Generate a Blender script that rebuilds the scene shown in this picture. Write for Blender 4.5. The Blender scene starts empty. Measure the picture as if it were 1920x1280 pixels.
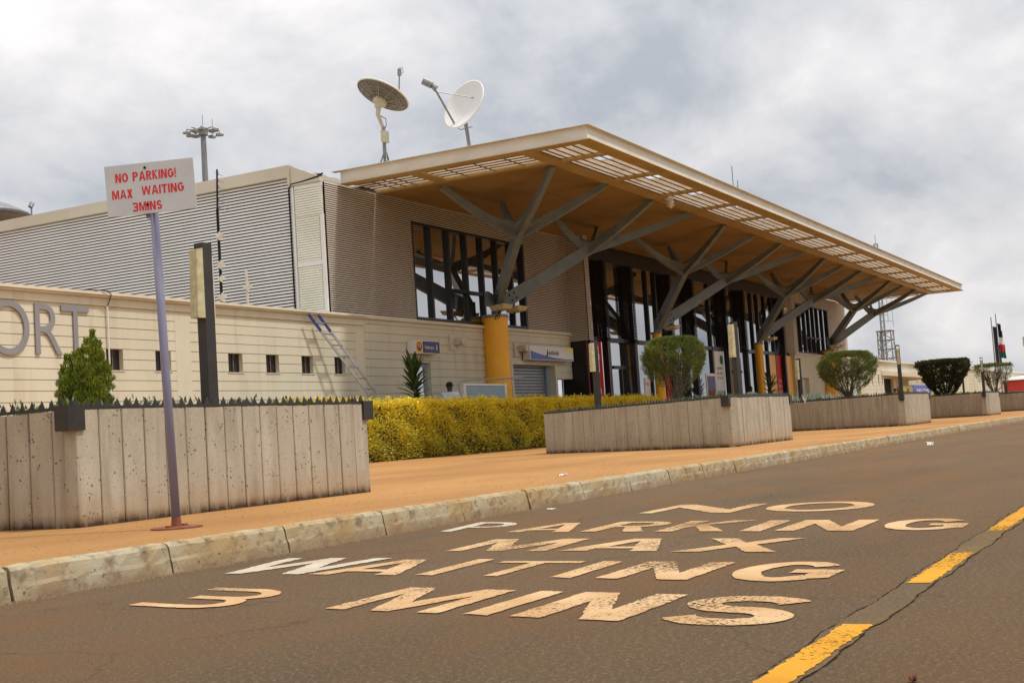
import bpy, math, random
import numpy as np
from mathutils import Vector, Matrix
random.seed(7); RNG = np.random.default_rng(7)
scene = bpy.context.scene
COL = scene.collection
R = math.radians

# ------------------------------------------------------------------ camera
YAW, PIT, ROL = R(28.06), R(4.108), R(-3.764)
F = Vector((math.cos(YAW)*math.cos(PIT), math.sin(YAW)*math.cos(PIT), math.sin(PIT)))
r0 = F.cross(Vector((0,0,1))).normalized(); u0 = r0.cross(F)
RT = r0*math.cos(ROL)+u0*math.sin(ROL); UP = u0*math.cos(ROL)-r0*math.sin(ROL)
cam_d = bpy.data.cameras.new('camera'); cam = bpy.data.objects.new('camera', cam_d); COL.objects.link(cam)
cam_d.sensor_width = 36; cam_d.lens = 36*2416/1920; cam_d.clip_start = .05; cam_d.clip_end = 6000
cam.matrix_world = Matrix(((RT.x,UP.x,-F.x,0),(RT.y,UP.y,-F.y,0),(RT.z,UP.z,-F.z,.6),(0,0,0,1)))
scene.camera = cam

# ------------------------------------------------------------------ light
SUN_EL, SUN_AZ = R(63), R(-72)          # azimuth from +X towards +Y
sd = bpy.data.lights.new('sun','SUN'); sd.energy = 3.0; sd.angle = R(5); sd.color = (1,.965,.91)
so = bpy.data.objects.new('sun', sd); COL.objects.link(so)
sdir = Vector((math.cos(SUN_EL)*math.cos(SUN_AZ), math.cos(SUN_EL)*math.sin(SUN_AZ), math.sin(SUN_EL)))
so.rotation_euler = sdir.to_track_quat('Z','Y').to_euler(); so.location = (0,-20,60)
w = bpy.data.worlds.new('World'); scene.world = w; w.use_nodes = True
nt = w.node_tree; N = nt.nodes; L = nt.links; N.clear()
out = N.new('ShaderNodeOutputWorld'); bg = N.new('ShaderNodeBackground'); bg.inputs[1].default_value = .1
sky = N.new('ShaderNodeTexSky'); sky.sky_type = 'NISHITA'; sky.sun_disc = False
sky.sun_elevation = SUN_EL; sky.sun_rotation = R(90)-SUN_AZ
tc = N.new('ShaderNodeTexCoord'); sep = N.new('ShaderNodeSeparateXYZ'); L.new(tc.outputs['Generated'], sep.inputs[0])
def wm(op, a, b=None, c=None):
    n = N.new('ShaderNodeMath'); n.operation = op
    for i, v in enumerate((a, b, c)):
        if v is None: continue
        if isinstance(v, (int, float)): n.inputs[i].default_value = v
        else: L.new(v, n.inputs[i])
    return n.outputs[0]
zc = wm('MAXIMUM', sep.outputs[2], 0.0); den = wm('ADD', zc, .60)
cmb = N.new('ShaderNodeCombineXYZ'); L.new(wm('DIVIDE', sep.outputs[0], den), cmb.inputs[0]); L.new(wm('DIVIDE', sep.outputs[1], den), cmb.inputs[1]); cmb.inputs[2].default_value = 3.1
def wn(scale, det, rough, dist=0.0):
    n = N.new('ShaderNodeTexNoise'); n.inputs['Scale'].default_value = scale; n.inputs['Detail'].default_value = det
    n.inputs['Roughness'].default_value = rough; n.inputs['Distortion'].default_value = dist; L.new(cmb.outputs[0], n.inputs['Vector']); return n.outputs[0]
n1 = wn(2.3, 7, .52, .35); n2 = wn(5.8, 9, .58, .25)
cl = wm('ADD', wm('MULTIPLY', n1, .62), wm('MULTIPLY', n2, .38))
rp = N.new('ShaderNodeValToRGB'); L.new(cl, rp.inputs[0]); e = rp.color_ramp.elements
e[0].position = .40; e[0].color = (.46,.49,.54,1); e[1].position = .60; e[1].color = (.95,.92,.91,1)
q = e.new(.46); q.color = (.61,.625,.66,1); q = e.new(.52); q.color = (.755,.745,.76,1)
gain = wm('ADD', 9.35, wm('MULTIPLY', wm('POWER', zc, 1.3), 9.0))
vm = N.new('ShaderNodeVectorMath'); vm.operation = 'SCALE'; L.new(rp.outputs[0], vm.inputs[0]); L.new(gain, vm.inputs['Scale'])
mx = N.new('ShaderNodeMixRGB'); mx.inputs[0].default_value = .95; L.new(sky.outputs[0], mx.inputs[1]); L.new(vm.outputs[0], mx.inputs[2])
L.new(mx.outputs[0], bg.inputs[0]); L.new(bg.outputs[0], out.inputs[0])
scene.view_settings.view_transform = 'Standard'; scene.view_settings.look = 'None'
scene.view_settings.exposure = 0; scene.view_settings.gamma = 1

# ------------------------------------------------------------------ materials
def mat(name, col, col2=None, scale=3.0, rough=.7, bump=0.0, bscale=40.0, amt=1.0, metal=0.0, stretch=(1,1,1), spec=.4,
        dust=None, pits=None, speck=None, island=None, transl=0.0, detail=6, streak=None):
    """procedural: base/second colour by noise; dust=(colour, z0, z1) settles near the ground; pits=(scale,radius,colour); speck=(scale,colour,amount)"""
    m = bpy.data.materials.new(name); m.use_nodes = True; t = m.node_tree; n = t.nodes; l = t.links
    b = n['Principled BSDF']; b.inputs['Roughness'].default_value = rough; b.inputs['Metallic'].default_value = metal
    b.inputs['Specular IOR Level'].default_value = spec
    g = n.new('ShaderNodeNewGeometry'); mp = n.new('ShaderNodeMapping'); mp.inputs['Scale'].default_value = stretch; l.new(g.outputs['Position'], mp.inputs[0])
    def noise(s, d=detail, r=.6, vec=None):
        k = n.new('ShaderNodeTexNoise'); k.inputs['Scale'].default_value = s; k.inputs['Detail'].default_value = d; k.inputs['Roughness'].default_value = r
        l.new(vec or mp.outputs[0], k.inputs['Vector']); return k.outputs[0]
    def ramp(src, a, bb, c0=(0,0,0,1), c1=(1,1,1,1)):
        k = n.new('ShaderNodeValToRGB'); l.new(src, k.inputs[0]); k.color_ramp.elements[0].position = a; k.color_ramp.elements[1].position = bb
        k.color_ramp.elements[0].color = c0; k.color_ramp.elements[1].color = c1; return k.outputs[0]
    def mix(f, a, bb):
        k = n.new('ShaderNodeMixRGB')
        if isinstance(f, (int,float)): k.inputs[0].default_value = f
        else: l.new(f, k.inputs[0])
        for i, v in ((1,a),(2,bb)):
            if isinstance(v, tuple): k.inputs[i].default_value = (*v[:3],1)
            else: l.new(v, k.inputs[i])
        return k.outputs[0]
    def mul(a, bb):
        k = n.new('ShaderNodeMath'); k.operation = 'MULTIPLY'
        for i, v in ((0,a),(1,bb)):
            if isinstance(v,(int,float)): k.inputs[i].default_value = v
            else: l.new(v, k.inputs[i])
        return k.outputs[0]
    c = tuple(col)
    if col2 is not None: c = mix(mul(ramp(noise(scale), .35, .65), amt), tuple(col), tuple(col2))
    if island is not None:
        c = mix(ramp(g.outputs['Random Per Island'], 0, 1), c if not isinstance(c, tuple) else c, tuple(island))
    if speck is not None:
        c = mix(mul(ramp(noise(speck[0], 2, .7, g.outputs['Position']), .52, .68), speck[2]), c, speck[1])
    if pits is not None:
        v = n.new('ShaderNodeTexVoronoi'); v.inputs['Scale'].default_value = pits[0]; l.new(g.outputs['Position'], v.inputs['Vector'])
        nn = noise(pits[0]*.35, 2, .5, g.outputs['Position'])
        f1 = ramp(v.outputs['Distance'], pits[1]*.8, pits[1], (1,1,1,1), (0,0,0,1))
        c = mix(mul(mul(f1, ramp(nn, .56, .60)), .85), c, pits[2])
    if streak is not None:      # (colour, amount, xy scale): run-off streaks, long in z
        m2 = n.new('ShaderNodeMapping'); m2.inputs['Scale'].default_value = (streak[2],streak[2],streak[2]*.05); l.new(g.outputs['Position'], m2.inputs[0])
        c = mix(mul(mul(ramp(noise(1.0, 3, .6, m2.outputs[0]), .50, .66), ramp(noise(.9, 3, .5, g.outputs['Position']), .35, .65)), streak[1]), c, tuple(streak[0]))
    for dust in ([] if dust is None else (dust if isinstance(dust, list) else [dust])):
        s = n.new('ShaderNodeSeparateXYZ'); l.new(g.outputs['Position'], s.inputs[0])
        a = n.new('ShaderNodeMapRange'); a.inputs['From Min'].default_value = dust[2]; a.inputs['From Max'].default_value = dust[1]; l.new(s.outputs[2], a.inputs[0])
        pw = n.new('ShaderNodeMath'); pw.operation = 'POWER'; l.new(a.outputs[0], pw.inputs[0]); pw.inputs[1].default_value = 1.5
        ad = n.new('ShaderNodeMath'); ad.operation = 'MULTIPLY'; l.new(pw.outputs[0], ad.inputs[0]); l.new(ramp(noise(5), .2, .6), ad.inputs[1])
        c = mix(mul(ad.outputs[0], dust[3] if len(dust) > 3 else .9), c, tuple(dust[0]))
    if isinstance(c, tuple): b.inputs['Base Color'].default_value = (*c[:3],1)
    else: l.new(c, b.inputs['Base Color'])
    if bump:
        k = n.new('ShaderNodeBump'); k.inputs['Strength'].default_value = bump; k.inputs['Distance'].default_value = .02
        l.new(noise(bscale, 8, .65, g.outputs['Position']), k.inputs['Height']); l.new(k.outputs[0], b.inputs['Normal'])
    if transl:
        tr = n.new('ShaderNodeBsdfTranslucent'); ms = n.new('ShaderNodeMixShader'); ms.inputs[0].default_value = transl
        if isinstance(c, tuple): tr.inputs[0].default_value = (*c[:3],1)
        else: l.new(c, tr.inputs[0])
        l.new(b.outputs[0], ms.inputs[1]); l.new(tr.outputs[0], ms.inputs[2]); l.new(ms.outputs[0], n['Material Output'].inputs[0])
    return m
M = {}
M['cream'] = mat('cream_paint', (.65,.60,.455), (.58,.53,.395), .7, .65, .12, 60, stretch=(1,1,.35), dust=((.42,.27,.14),.1,1.4,.6), streak=((.36,.29,.19),.40,3.5))
M['cream_trim'] = mat('cream_trim_paint', (.66,.60,.46), (.58,.52,.39), 1.2, .6, .08, 60)
M['clad'] = mat('silver_corrugated_sheet', (.80,.79,.78), (.72,.70,.68), .5, .42, spec=.5, metal=.1)
M['louvre'] = mat('cream_louvre', (.86,.86,.76), (.78,.77,.66), 1, .5)
M['clad_face'] = mat('beige_corrugated_sheet', (.70,.63,.55), (.62,.54,.45), .5, .5, spec=.5, metal=.1)
M['clad_back'] = mat('groove_backing', (.035,.028,.024), rough=.8)
M['parapet'] = mat('parapet_sheet', (.58,.53,.43), (.52,.46,.37), .6, .5, .05, 8)
M['fascia'] = mat('canopy_frame_paint', (.70,.655,.57), (.62,.56,.45), 1.3, .5, .05, 30, stretch=(1,1,3))
M['bounce_brown'] = mat('bounce_tinted_frame_paint', (.46,.33,.13), (.38,.25,.08), 1.1, .5, .05, 30)  # brown of light bounced onto the underside is put into this frame colour
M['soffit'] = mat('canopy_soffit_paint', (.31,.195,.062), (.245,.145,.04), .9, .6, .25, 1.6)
M['blade'] = mat('skylight_blade', (.82,.77,.69), (.72,.65,.56), 2, .4, transl=.55)
M['shade_brown'] = mat('brown_shade_bar', (.13,.065,.035), (.20,.11,.06), 6, .7)  # dark colour standing for the blade edges and the shadows between blades
M['steel'] = mat('grey_painted_steel', (.20,.235,.245), (.155,.18,.185), 2.2, .45, .06, 30)
M['black'] = mat('black_frame_paint', (.014,.012,.012), rough=.4)
M['dark'] = mat('dark_void', (.008,.006,.006), rough=.9)
M['yellow'] = mat('yellow_column_paint', (.92,.47,.03), (.86,.40,.025), 1.5, .5, .05, 40)
M['asphalt'] = mat('asphalt', (.188,.124,.072), (.138,.096,.060), .55, .95, 1.0, 110, stretch=(.35,1,1), speck=(62,(.30,.22,.135),.85), spec=.08)
M['asphalt_dust'] = None
M['paving'] = mat('laterite_dusted_paving', (.475,.255,.098), (.345,.175,.064), .55, .95, .7, 42, stretch=(.45,1,1), speck=(26,(.29,.155,.06),.65), spec=.08)
M['ground'] = mat('dry_ground', (.30,.20,.10), (.16,.15,.06), .05, .95, .3, 4)
M['kerb'] = mat('weathered_kerb_concrete', (.41,.36,.25), (.36,.25,.12), 2.6, .95, .35, 40, pits=(30,.3,(.10,.07,.05)), speck=(11,(.14,.095,.055),.65), dust=[((.25,.17,.10),-.03,.13,1.4)], streak=((.40,.22,.08),.6,5), spec=.1)
M['concrete'] = mat('pitted_precast_concrete', (.475,.425,.335), (.35,.30,.225), 2.6, .95, .30, 120, stretch=(2.2,2.2,.7), pits=(34,.30,(.07,.05,.035)), speck=(55,(.25,.205,.15),.38), island=(.41,.36,.275), streak=((.17,.135,.10),.55,9), dust=[((.36,.21,.09),.14,.50,.85),((.07,.045,.03),.150,.26,1.8)], spec=.1)
M['soil'] = mat('planter_soil', (.10,.055,.03), (.06,.035,.02), 8, .95, .8, 40)
M['rim'] = mat('black_rim_steel', (.02,.019,.017), (.035,.028,.02), 9, .5)
M['grit'] = mat('brown_grit', (.22,.14,.08), (.30,.19,.10), 30, .95)
M['wpaint'] = None
M['lilac'] = mat('lilac_grey_pole_paint', (.215,.21,.295), (.185,.18,.255), 4, .45, .1, 60)
M['rust'] = mat('rusted_steel', (.25,.075,.035), (.16,.05,.03), 20, .8, .4, 90)
M['signboard'] = mat('weathered_sign_white', (.56,.57,.57), (.50,.51,.51), 6, .5, spec=.3)
M['white'] = mat('white_paint', (.72,.70,.66), (.66,.63,.58), 3, .45)
M['offwhite'] = mat('dirty_white', (.62,.58,.48), (.50,.44,.32), 9, .5)
M['lampcase'] = mat('aged_lamp_plastic', (.66,.60,.38), (.48,.40,.20), 14, .4, .1, 50, transl=.15)
M['red'] = mat('red_paint', (.58,.02,.02), rough=.5)
M['redletter'] = mat('red_vinyl', (.62,.02,.025), rough=.5)
M['greyletter'] = mat('grey_metal_letter', (.30,.28,.28), (.26,.245,.25), 3, .4, metal=.3)
M['navy'] = mat('navy_sign', (.035,.025,.12), rough=.4)
M['amber'] = mat('amber_sign', (.85,.42,.02), rough=.4)
M['blue'] = mat('blue_sign', (.06,.10,.42), rough=.4)
M['limey'] = mat('lime_sign', (.72,.68,.06), rough=.4)
M['bluegrey'] = mat('blue_grey_paint', (.27,.36,.42), (.23,.32,.38), 2, .5)
M['shutter'] = mat('steel_shutter', (.34,.34,.36), (.28,.28,.30), 3, .35, metal=.4)
M['alu'] = mat('aluminium', (.36,.345,.33), rough=.5, metal=.3)
M['ladderblue'] = mat('blue_plastic', (.02,.03,.17), rough=.4)
M['galv'] = mat('galvanised_steel', (.27,.275,.28), (.20,.205,.21), 8, .45, metal=.5)
M['dishback'] = mat('dish_back_grey', (.20,.185,.16), (.12,.11,.09), 5, .6, stretch=(3,3,3))
M['ribgrey'] = mat('rib_grey', (.30,.27,.22), rough=.6)
M['dishwhite'] = mat('dish_white', (.74,.73,.70), rough=.5)
M['skin'] = mat('dark_skin', (.06,.03,.02), rough=.5)
M['shirt'] = mat('pale_blue_shirt', (.45,.52,.62), rough=.8)
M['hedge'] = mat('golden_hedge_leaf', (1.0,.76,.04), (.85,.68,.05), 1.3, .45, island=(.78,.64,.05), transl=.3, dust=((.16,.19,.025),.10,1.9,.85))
M['hedge2'] = mat('green_gold_leaf', (.42,.42,.03), (.14,.17,.02), 1.3, .5, island=(.10,.13,.015), transl=.3)
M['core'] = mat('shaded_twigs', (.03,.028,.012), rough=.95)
M['thuja'] = mat('thuja_leaf', (.50,.50,.045), (.27,.33,.03), 3, .5, island=(.07,.11,.012), transl=.3)
M['needle'] = mat('olive_needle_leaf', (.30,.34,.06), (.15,.18,.04), 3, .55, island=(.10,.11,.03), transl=.25)
M['dkleaf'] = mat('dark_clipped_leaf', (.13,.14,.04), (.075,.07,.03), 3, .6, island=(.02,.025,.01), transl=.15)
M['cover'] = mat('ground_cover_leaf', (.08,.12,.045), (.05,.08,.03), 5, .5, island=(.16,.20,.10), transl=.2)
M['strap'] = mat('strap_leaf', (.07,.12,.035), (.14,.18,.06), 6, .4, island=(.03,.06,.02), transl=.2)
M['pale'] = mat('pale_variegated_leaf', (.50,.52,.45), (.25,.33,.22), 6, .5, island=(.35,.42,.30), transl=.2)
M['bark'] = mat('grey_brown_bark', (.16,.115,.075), (.10,.07,.045), 14, .9, .5, 40)
M['redroof'] = mat('red_banner_fabric', (.55,.06,.05), (.48,.05,.045), 1, .6)
M['farroof'] = mat('far_white_roof', (.62,.62,.60), rough=.5)
M['litter'] = mat('litter_paper', (.75,.72,.70), (.6,.5,.42), 60, .8)
M['flagred'] = mat('flag_red', (.55,.03,.05), rough=.8); M['flaggreen'] = mat('flag_green', (.02,.14,.06), rough=.8)
M['flagblack'] = mat('flag_black', (.02,.02,.03), rough=.8); M['flagpurple'] = mat('flag_dark_violet', (.06,.045,.08), rough=.8)

def glass_mat():
    m = bpy.data.materials.new('tinted_mirror_glass'); m.use_nodes = True; t = m.node_tree; n = t.nodes; l = t.links; n.clear()
    o = n.new('ShaderNodeOutputMaterial'); g = n.new('ShaderNodeBsdfGlossy'); g.inputs['Roughness'].default_value = .015; g.inputs[0].default_value = (.66,.67,.69,1)
    d = n.new('ShaderNodeBsdfDiffuse'); d.inputs[0].default_value = (.012,.009,.008,1); x = n.new('ShaderNodeMixShader'); x.inputs[0].default_value = .86
    ge = n.new('ShaderNodeNewGeometry'); ns = n.new('ShaderNodeTexNoise'); ns.inputs['Scale'].default_value = .6; ns.inputs['Detail'].default_value = 1; l.new(ge.outputs['Position'], ns.inputs['Vector'])
    bp = n.new('ShaderNodeBump'); bp.inputs['Strength'].default_value = .12; bp.inputs['Distance'].default_value = .02; l.new(ns.outputs[0], bp.inputs['Height']); l.new(bp.outputs[0], g.inputs['Normal'])
    l.new(d.outputs[0], x.inputs[1]); l.new(g.outputs[0], x.inputs[2]); l.new(x.outputs[0], o.inputs[0]); return m
M['glass'] = glass_mat()

def road_paint(name, col, col2, wear):
    m = mat(name, col, col2, 2.5, .8, .3, 150); t = m.node_tree; n = t.nodes; l = t.links; b = n['Principled BSDF']
    src = b.inputs['Base Color'].links[0].from_socket
    g = n.new('ShaderNodeNewGeometry'); k = n.new('ShaderNodeTexNoise'); k.inputs['Scale'].default_value = 70; k.inputs['Detail'].default_value = 4; k.inputs['Roughness'].default_value = .7
    l.new(g.outputs['Position'], k.inputs['Vector']); k2 = n.new('ShaderNodeTexNoise'); k2.inputs['Scale'].default_value = 1.6; k2.inputs['Detail'].default_value = 3; l.new(g.outputs['Position'], k2.inputs['Vector'])
    a = n.new('ShaderNodeMath'); a.operation = 'ADD'; l.new(k.outputs[0], a.inputs[0]); a2 = n.new('ShaderNodeMath'); a2.operation = 'MULTIPLY'; a2.inputs[1].default_value = .60; l.new(k2.outputs[0], a2.inputs[0]); l.new(a2.outputs[0], a.inputs[1])
    r = n.new('ShaderNodeValToRGB'); l.new(a.outputs[0], r.inputs[0]); r.color_ramp.elements[0].position = wear; r.color_ramp.elements[1].position = wear+.07
    b.inputs['Specular IOR Level'].default_value = .1; tr = n.new('ShaderNodeBsdfTransparent'); ms = n.new('ShaderNodeMixShader'); l.new(r.outputs[0], ms.inputs[0]); l.new(b.outputs[0], ms.inputs[1]); l.new(tr.outputs[0], ms.inputs[2]); l.new(ms.outputs[0], n['Material Output'].inputs[0]); return m
M['wpaint'] = road_paint('worn_cream_road_paint', (.60,.40,.215), (.47,.275,.125), .865)
M['wfresh'] = road_paint('fresh_white_road_paint', (.55,.49,.40), (.47,.37,.25), .87)
M['ypaint'] = road_paint('worn_yellow_road_paint', (.62,.31,.03), (.53,.24,.025), .89)
M['patch'] = mat('scraped_asphalt', (.155,.112,.070), (.215,.142,.060), 2.6, .95, .8, 110, speck=(60,(.28,.20,.12),.6), spec=.05)
def asphalt():
    m = M['asphalt']; t = m.node_tree; n = t.nodes; l = t.links; b = n['Principled BSDF']; src = b.inputs['Base Color'].links[0].from_socket
    g = n.new('ShaderNodeNewGeometry'); mp = n.new('ShaderNodeMapping'); mp.inputs['Scale'].default_value = (.12,1.1,1); mp.inputs['Rotation'].default_value = (0,0,.06); l.new(g.outputs['Position'], mp.inputs[0])
    k = n.new('ShaderNodeTexNoise'); k.inputs['Scale'].default_value = 1.3; k.inputs['Detail'].default_value = 6; k.inputs['Distortion'].default_value = .4; l.new(mp.outputs[0], k.inputs['Vector'])
    r = n.new('ShaderNodeValToRGB'); l.new(k.outputs[0], r.inputs[0]); r.color_ramp.elements[0].position = .5; r.color_ramp.elements[1].position = .78
    r.color_ramp.elements[1].color = (.85,.85,.85,1)
    x = n.new('ShaderNodeMixRGB'); l.new(r.outputs[0], x.inputs[0]); l.new(src, x.inputs[1]); x.inputs[2].default_value = (.22,.125,.062,1)
    mq = n.new('ShaderNodeMapping'); mq.inputs['Scale'].default_value = (.55,.9,1); l.new(g.outputs['Position'], mq.inputs[0])
    kq = n.new('ShaderNodeTexNoise'); kq.inputs['Scale'].default_value = .85; kq.inputs['Detail'].default_value = 8; kq.inputs['Roughness'].default_value = .68; l.new(mq.outputs[0], kq.inputs['Vector'])
    rq = n.new('ShaderNodeValToRGB'); l.new(kq.outputs[0], rq.inputs[0]); rq.color_ramp.elements[0].position = .44; rq.color_ramp.elements[1].position = .68; rq.color_ramp.elements[1].color = (.65,.65,.65,1)
    xq = n.new('ShaderNodeMixRGB'); l.new(rq.outputs[0], xq.inputs[0]); l.new(x.outputs[0], xq.inputs[1]); xq.inputs[2].default_value = (.235,.125,.055,1); x = xq
    # hairline cracks
    v = n.new('ShaderNodeTexVoronoi'); v.feature = 'DISTANCE_TO_EDGE'; v.inputs['Scale'].default_value = .55
    k3 = n.new('ShaderNodeTexNoise'); k3.inputs['Scale'].default_value = 3; k3.inputs['Detail'].default_value = 5; l.new(g.outputs['Position'], k3.inputs['Vector'])
    va = n.new('ShaderNodeVectorMath'); va.operation = 'SCALE'; va.inputs['Scale'].default_value = .5; l.new(k3.outputs['Color'], va.inputs[0])
    vb = n.new('ShaderNodeVectorMath'); vb.operation = 'ADD'; l.new(va.outputs[0], vb.inputs[0]); l.new(g.outputs['Position'], vb.inputs[1]); l.new(vb.outputs[0], v.inputs['Vector'])
    r2 = n.new('ShaderNodeValToRGB'); l.new(v.outputs['Distance'], r2.inputs[0]); r2.color_ramp.elements[0].position = .0; r2.color_ramp.elements[0].color = (.78,.78,.78,1); r2.color_ramp.elements[1].position = .006
    y = n.new('ShaderNodeMixRGB'); y.blend_type = 'MULTIPLY'; y.inputs[0].default_value = 1; l.new(x.outputs[0], y.inputs[1]); l.new(r2.outputs[0], y.inputs[2]); l.new(y.outputs[0], b.inputs['Base Color'])
asphalt()

# ------------------------------------------------------------------ mesh helpers
class MB:
    def __init__(s): s.v = []; s.f = []
    def add(s, vs, fs):
        o = len(s.v); s.v += [tuple(p) for p in vs]; s.f += [tuple(i+o for i in f) for f in fs]; return s
    def box(s, x0, x1, y0, y1, z0, z1):
        return s.add([(x0,y0,z0),(x1,y0,z0),(x1,y1,z0),(x0,y1,z0),(x0,y0,z1),(x1,y0,z1),(x1,y1,z1),(x0,y1,z1)],
                     [(0,3,2,1),(4,5,6,7),(0,1,5,4),(1,2,6,5),(2,3,7,6),(3,0,4,7)])
    def hexa(s, b, t):        # 4 bottom pts, 4 top pts
        return s.add(list(b)+list(t), [(0,3,2,1),(4,5,6,7),(0,1,5,4),(1,2,6,5),(2,3,7,6),(3,0,4,7)])
    def beam(s, a, b, w0, h0, w1=None, h1=None, up=(0,0,1)):
        a = Vector(a); b = Vector(b); d = (b-a).normalized(); sd = d.cross(Vector(up)).normalized(); u = sd.cross(d)
        w1 = w0 if w1 is None else w1; h1 = h0 if h1 is None else h1
        q = lambda p, w, h: [p-sd*w/2-u*h/2, p+sd*w/2-u*h/2, p+sd*w/2+u*h/2, p-sd*w/2+u*h/2]
        return s.hexa(q(a,w0,h0), q(b,w1,h1))
    def tube(s, pts, rad, n=10, cap=True):
        pts = [Vector(p) for p in pts]; rr = rad if isinstance(rad,(list,tuple)) else [rad]*len(pts)
        o = len(s.v); pd = None
        for i, p in enumerate(pts):
            d = (pts[min(i+1,len(pts)-1)]-pts[max(i-1,0)]).normalized()
            a = d.cross(Vector((0,0,1)) if abs(d.z) < .95 else Vector((1,0,0))).normalized()
            if pd is not None and a.dot(pd) < 0: a = -a
            pd = a; b = d.cross(a)
            for k in range(n):
                t = 2*math.pi*k/n; s.v.append(tuple(p+(a*math.cos(t)+b*math.sin(t))*rr[i]))
        for i in range(len(pts)-1):
            for k in range(n): s.f.append((o+i*n+k, o+i*n+(k+1)%n, o+(i+1)*n+(k+1)%n, o+(i+1)*n+k))
        if cap: s.f.append(tuple(o+k for k in range(n))[::-1]); s.f.append(tuple(o+(len(pts)-1)*n+k for k in range(n)))
        return s
    def lathe(s, c, axis, prof, n=32):      # prof: (radius, along axis)
        c = Vector(c); ax = Vector(axis).normalized(); a = ax.cross(Vector((0,0,1)) if abs(ax.z)<.9 else Vector((1,0,0))).normalized(); b = ax.cross(a); o = len(s.v)
        for r_, h in prof:
            for k in range(n):
                t = 2*math.pi*k/n; s.v.append(tuple(c+ax*h+(a*math.cos(t)+b*math.sin(t))*r_))
        for i in range(len(prof)-1):
            for k in range(n): s.f.append((o+i*n+k, o+i*n+(k+1)%n, o+(i+1)*n+(k+1)%n, o+(i+1)*n+k))
        return s
    def build(s, name, m, parent=None, org=None, smooth=False):
        me = bpy.data.meshes.new(name); ox, oy, oz = org if org is not None else (0,0,0)
        me.from_pydata([(x-ox,y-oy,z-oz) for x,y,z in s.v], [], s.f); me.materials.append(m)
        if smooth: me.polygons.foreach_set('use_smooth', [True]*len(me.polygons))
        me.update(); o = bpy.data.objects.new(name, me); COL.objects.link(o)
        if parent is not None: o.parent = parent
        return o
def tag(o, label=None, cat=None, group=None, kind=None):
    if label: o['label'] = label
    if cat: o['category'] = cat
    if group: o['group'] = group
    if kind: o['kind'] = kind
    return o
def thing(name, loc, label, cat, group=None):
    o = bpy.data.objects.new(name, None); o.location = loc; o.empty_display_size = .2; COL.objects.link(o); return tag(o, label, cat, group)
def kids(o): return [c for c in COL.objects if c.parent == o]
def copy_tree(o, parent=None):
    c = o.copy(); COL.objects.link(c); c.parent = parent
    for ch in kids(o): copy_tree(ch, c)
    return c
def npmesh(name, V, Fq, m, parent=None, k=4):
    me = bpy.data.meshes.new(name); V = np.asarray(V, np.float32); Fq = np.asarray(Fq, np.int32)
    me.vertices.add(len(V)); me.vertices.foreach_set('co', V.ravel()); me.loops.add(Fq.size); me.loops.foreach_set('vertex_index', Fq.ravel())
    me.polygons.add(len(Fq)); me.polygons.foreach_set('loop_start', np.arange(len(Fq))*k); me.polygons.foreach_set('loop_total', np.full(len(Fq), k, np.int32))
    me.materials.append(m); me.update(calc_edges=True); me.validate(); o = bpy.data.objects.new(name, me); COL.objects.link(o)
    if parent is not None: o.parent = parent
    return o
def leaves(P, D, ln, wd, jit=.6):
    """rhombic leaves at P pointing along D"""
    P = np.asarray(P, float); D = np.asarray(D, float)+RNG.normal(0, jit, (len(P),3)); D /= np.linalg.norm(D, axis=1)[:,None]+1e-9
    A = RNG.normal(0,1,(len(P),3)); S = np.cross(D, A); S /= np.linalg.norm(S, axis=1)[:,None]+1e-9
    l_ = (ln*RNG.uniform(.6,1.3,len(P)))[:,None]; w_ = (wd*RNG.uniform(.7,1.2,len(P)))[:,None]
    Nn = np.cross(D,S)
    V = np.stack([P, P+D*l_*.5+S*w_*.5+Nn*w_*.12, P+D*l_, P+D*l_*.5-S*w_*.5+Nn*w_*.12], 1).reshape(-1,3)
    return V, np.arange(len(V)).reshape(-1,4)
_tc = {}
def _arc(cx,cy,rx,ry,a0,a1,n=14): return [(cx+rx*math.cos(R(a0+(a1-a0)*i/n)), cy+ry*math.sin(R(a0+(a1-a0)*i/n))) for i in range(n+1)]
def _stroke(p, w, hf=1.0):
    L_, R_ = [], []
    for i,(x_,y_) in enumerate(p):
        a = p[max(i-1,0)]; b = p[min(i+1,len(p)-1)]; dx, dy = b[0]-a[0], b[1]-a[1]; l = math.hypot(dx,dy) or 1
        nx, ny = -dy/l*w/2, dx/l*w/2*hf; L_.append((x_+nx,y_+ny)); R_.append((x_-nx,y_-ny))
    return L_+R_[::-1]
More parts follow.
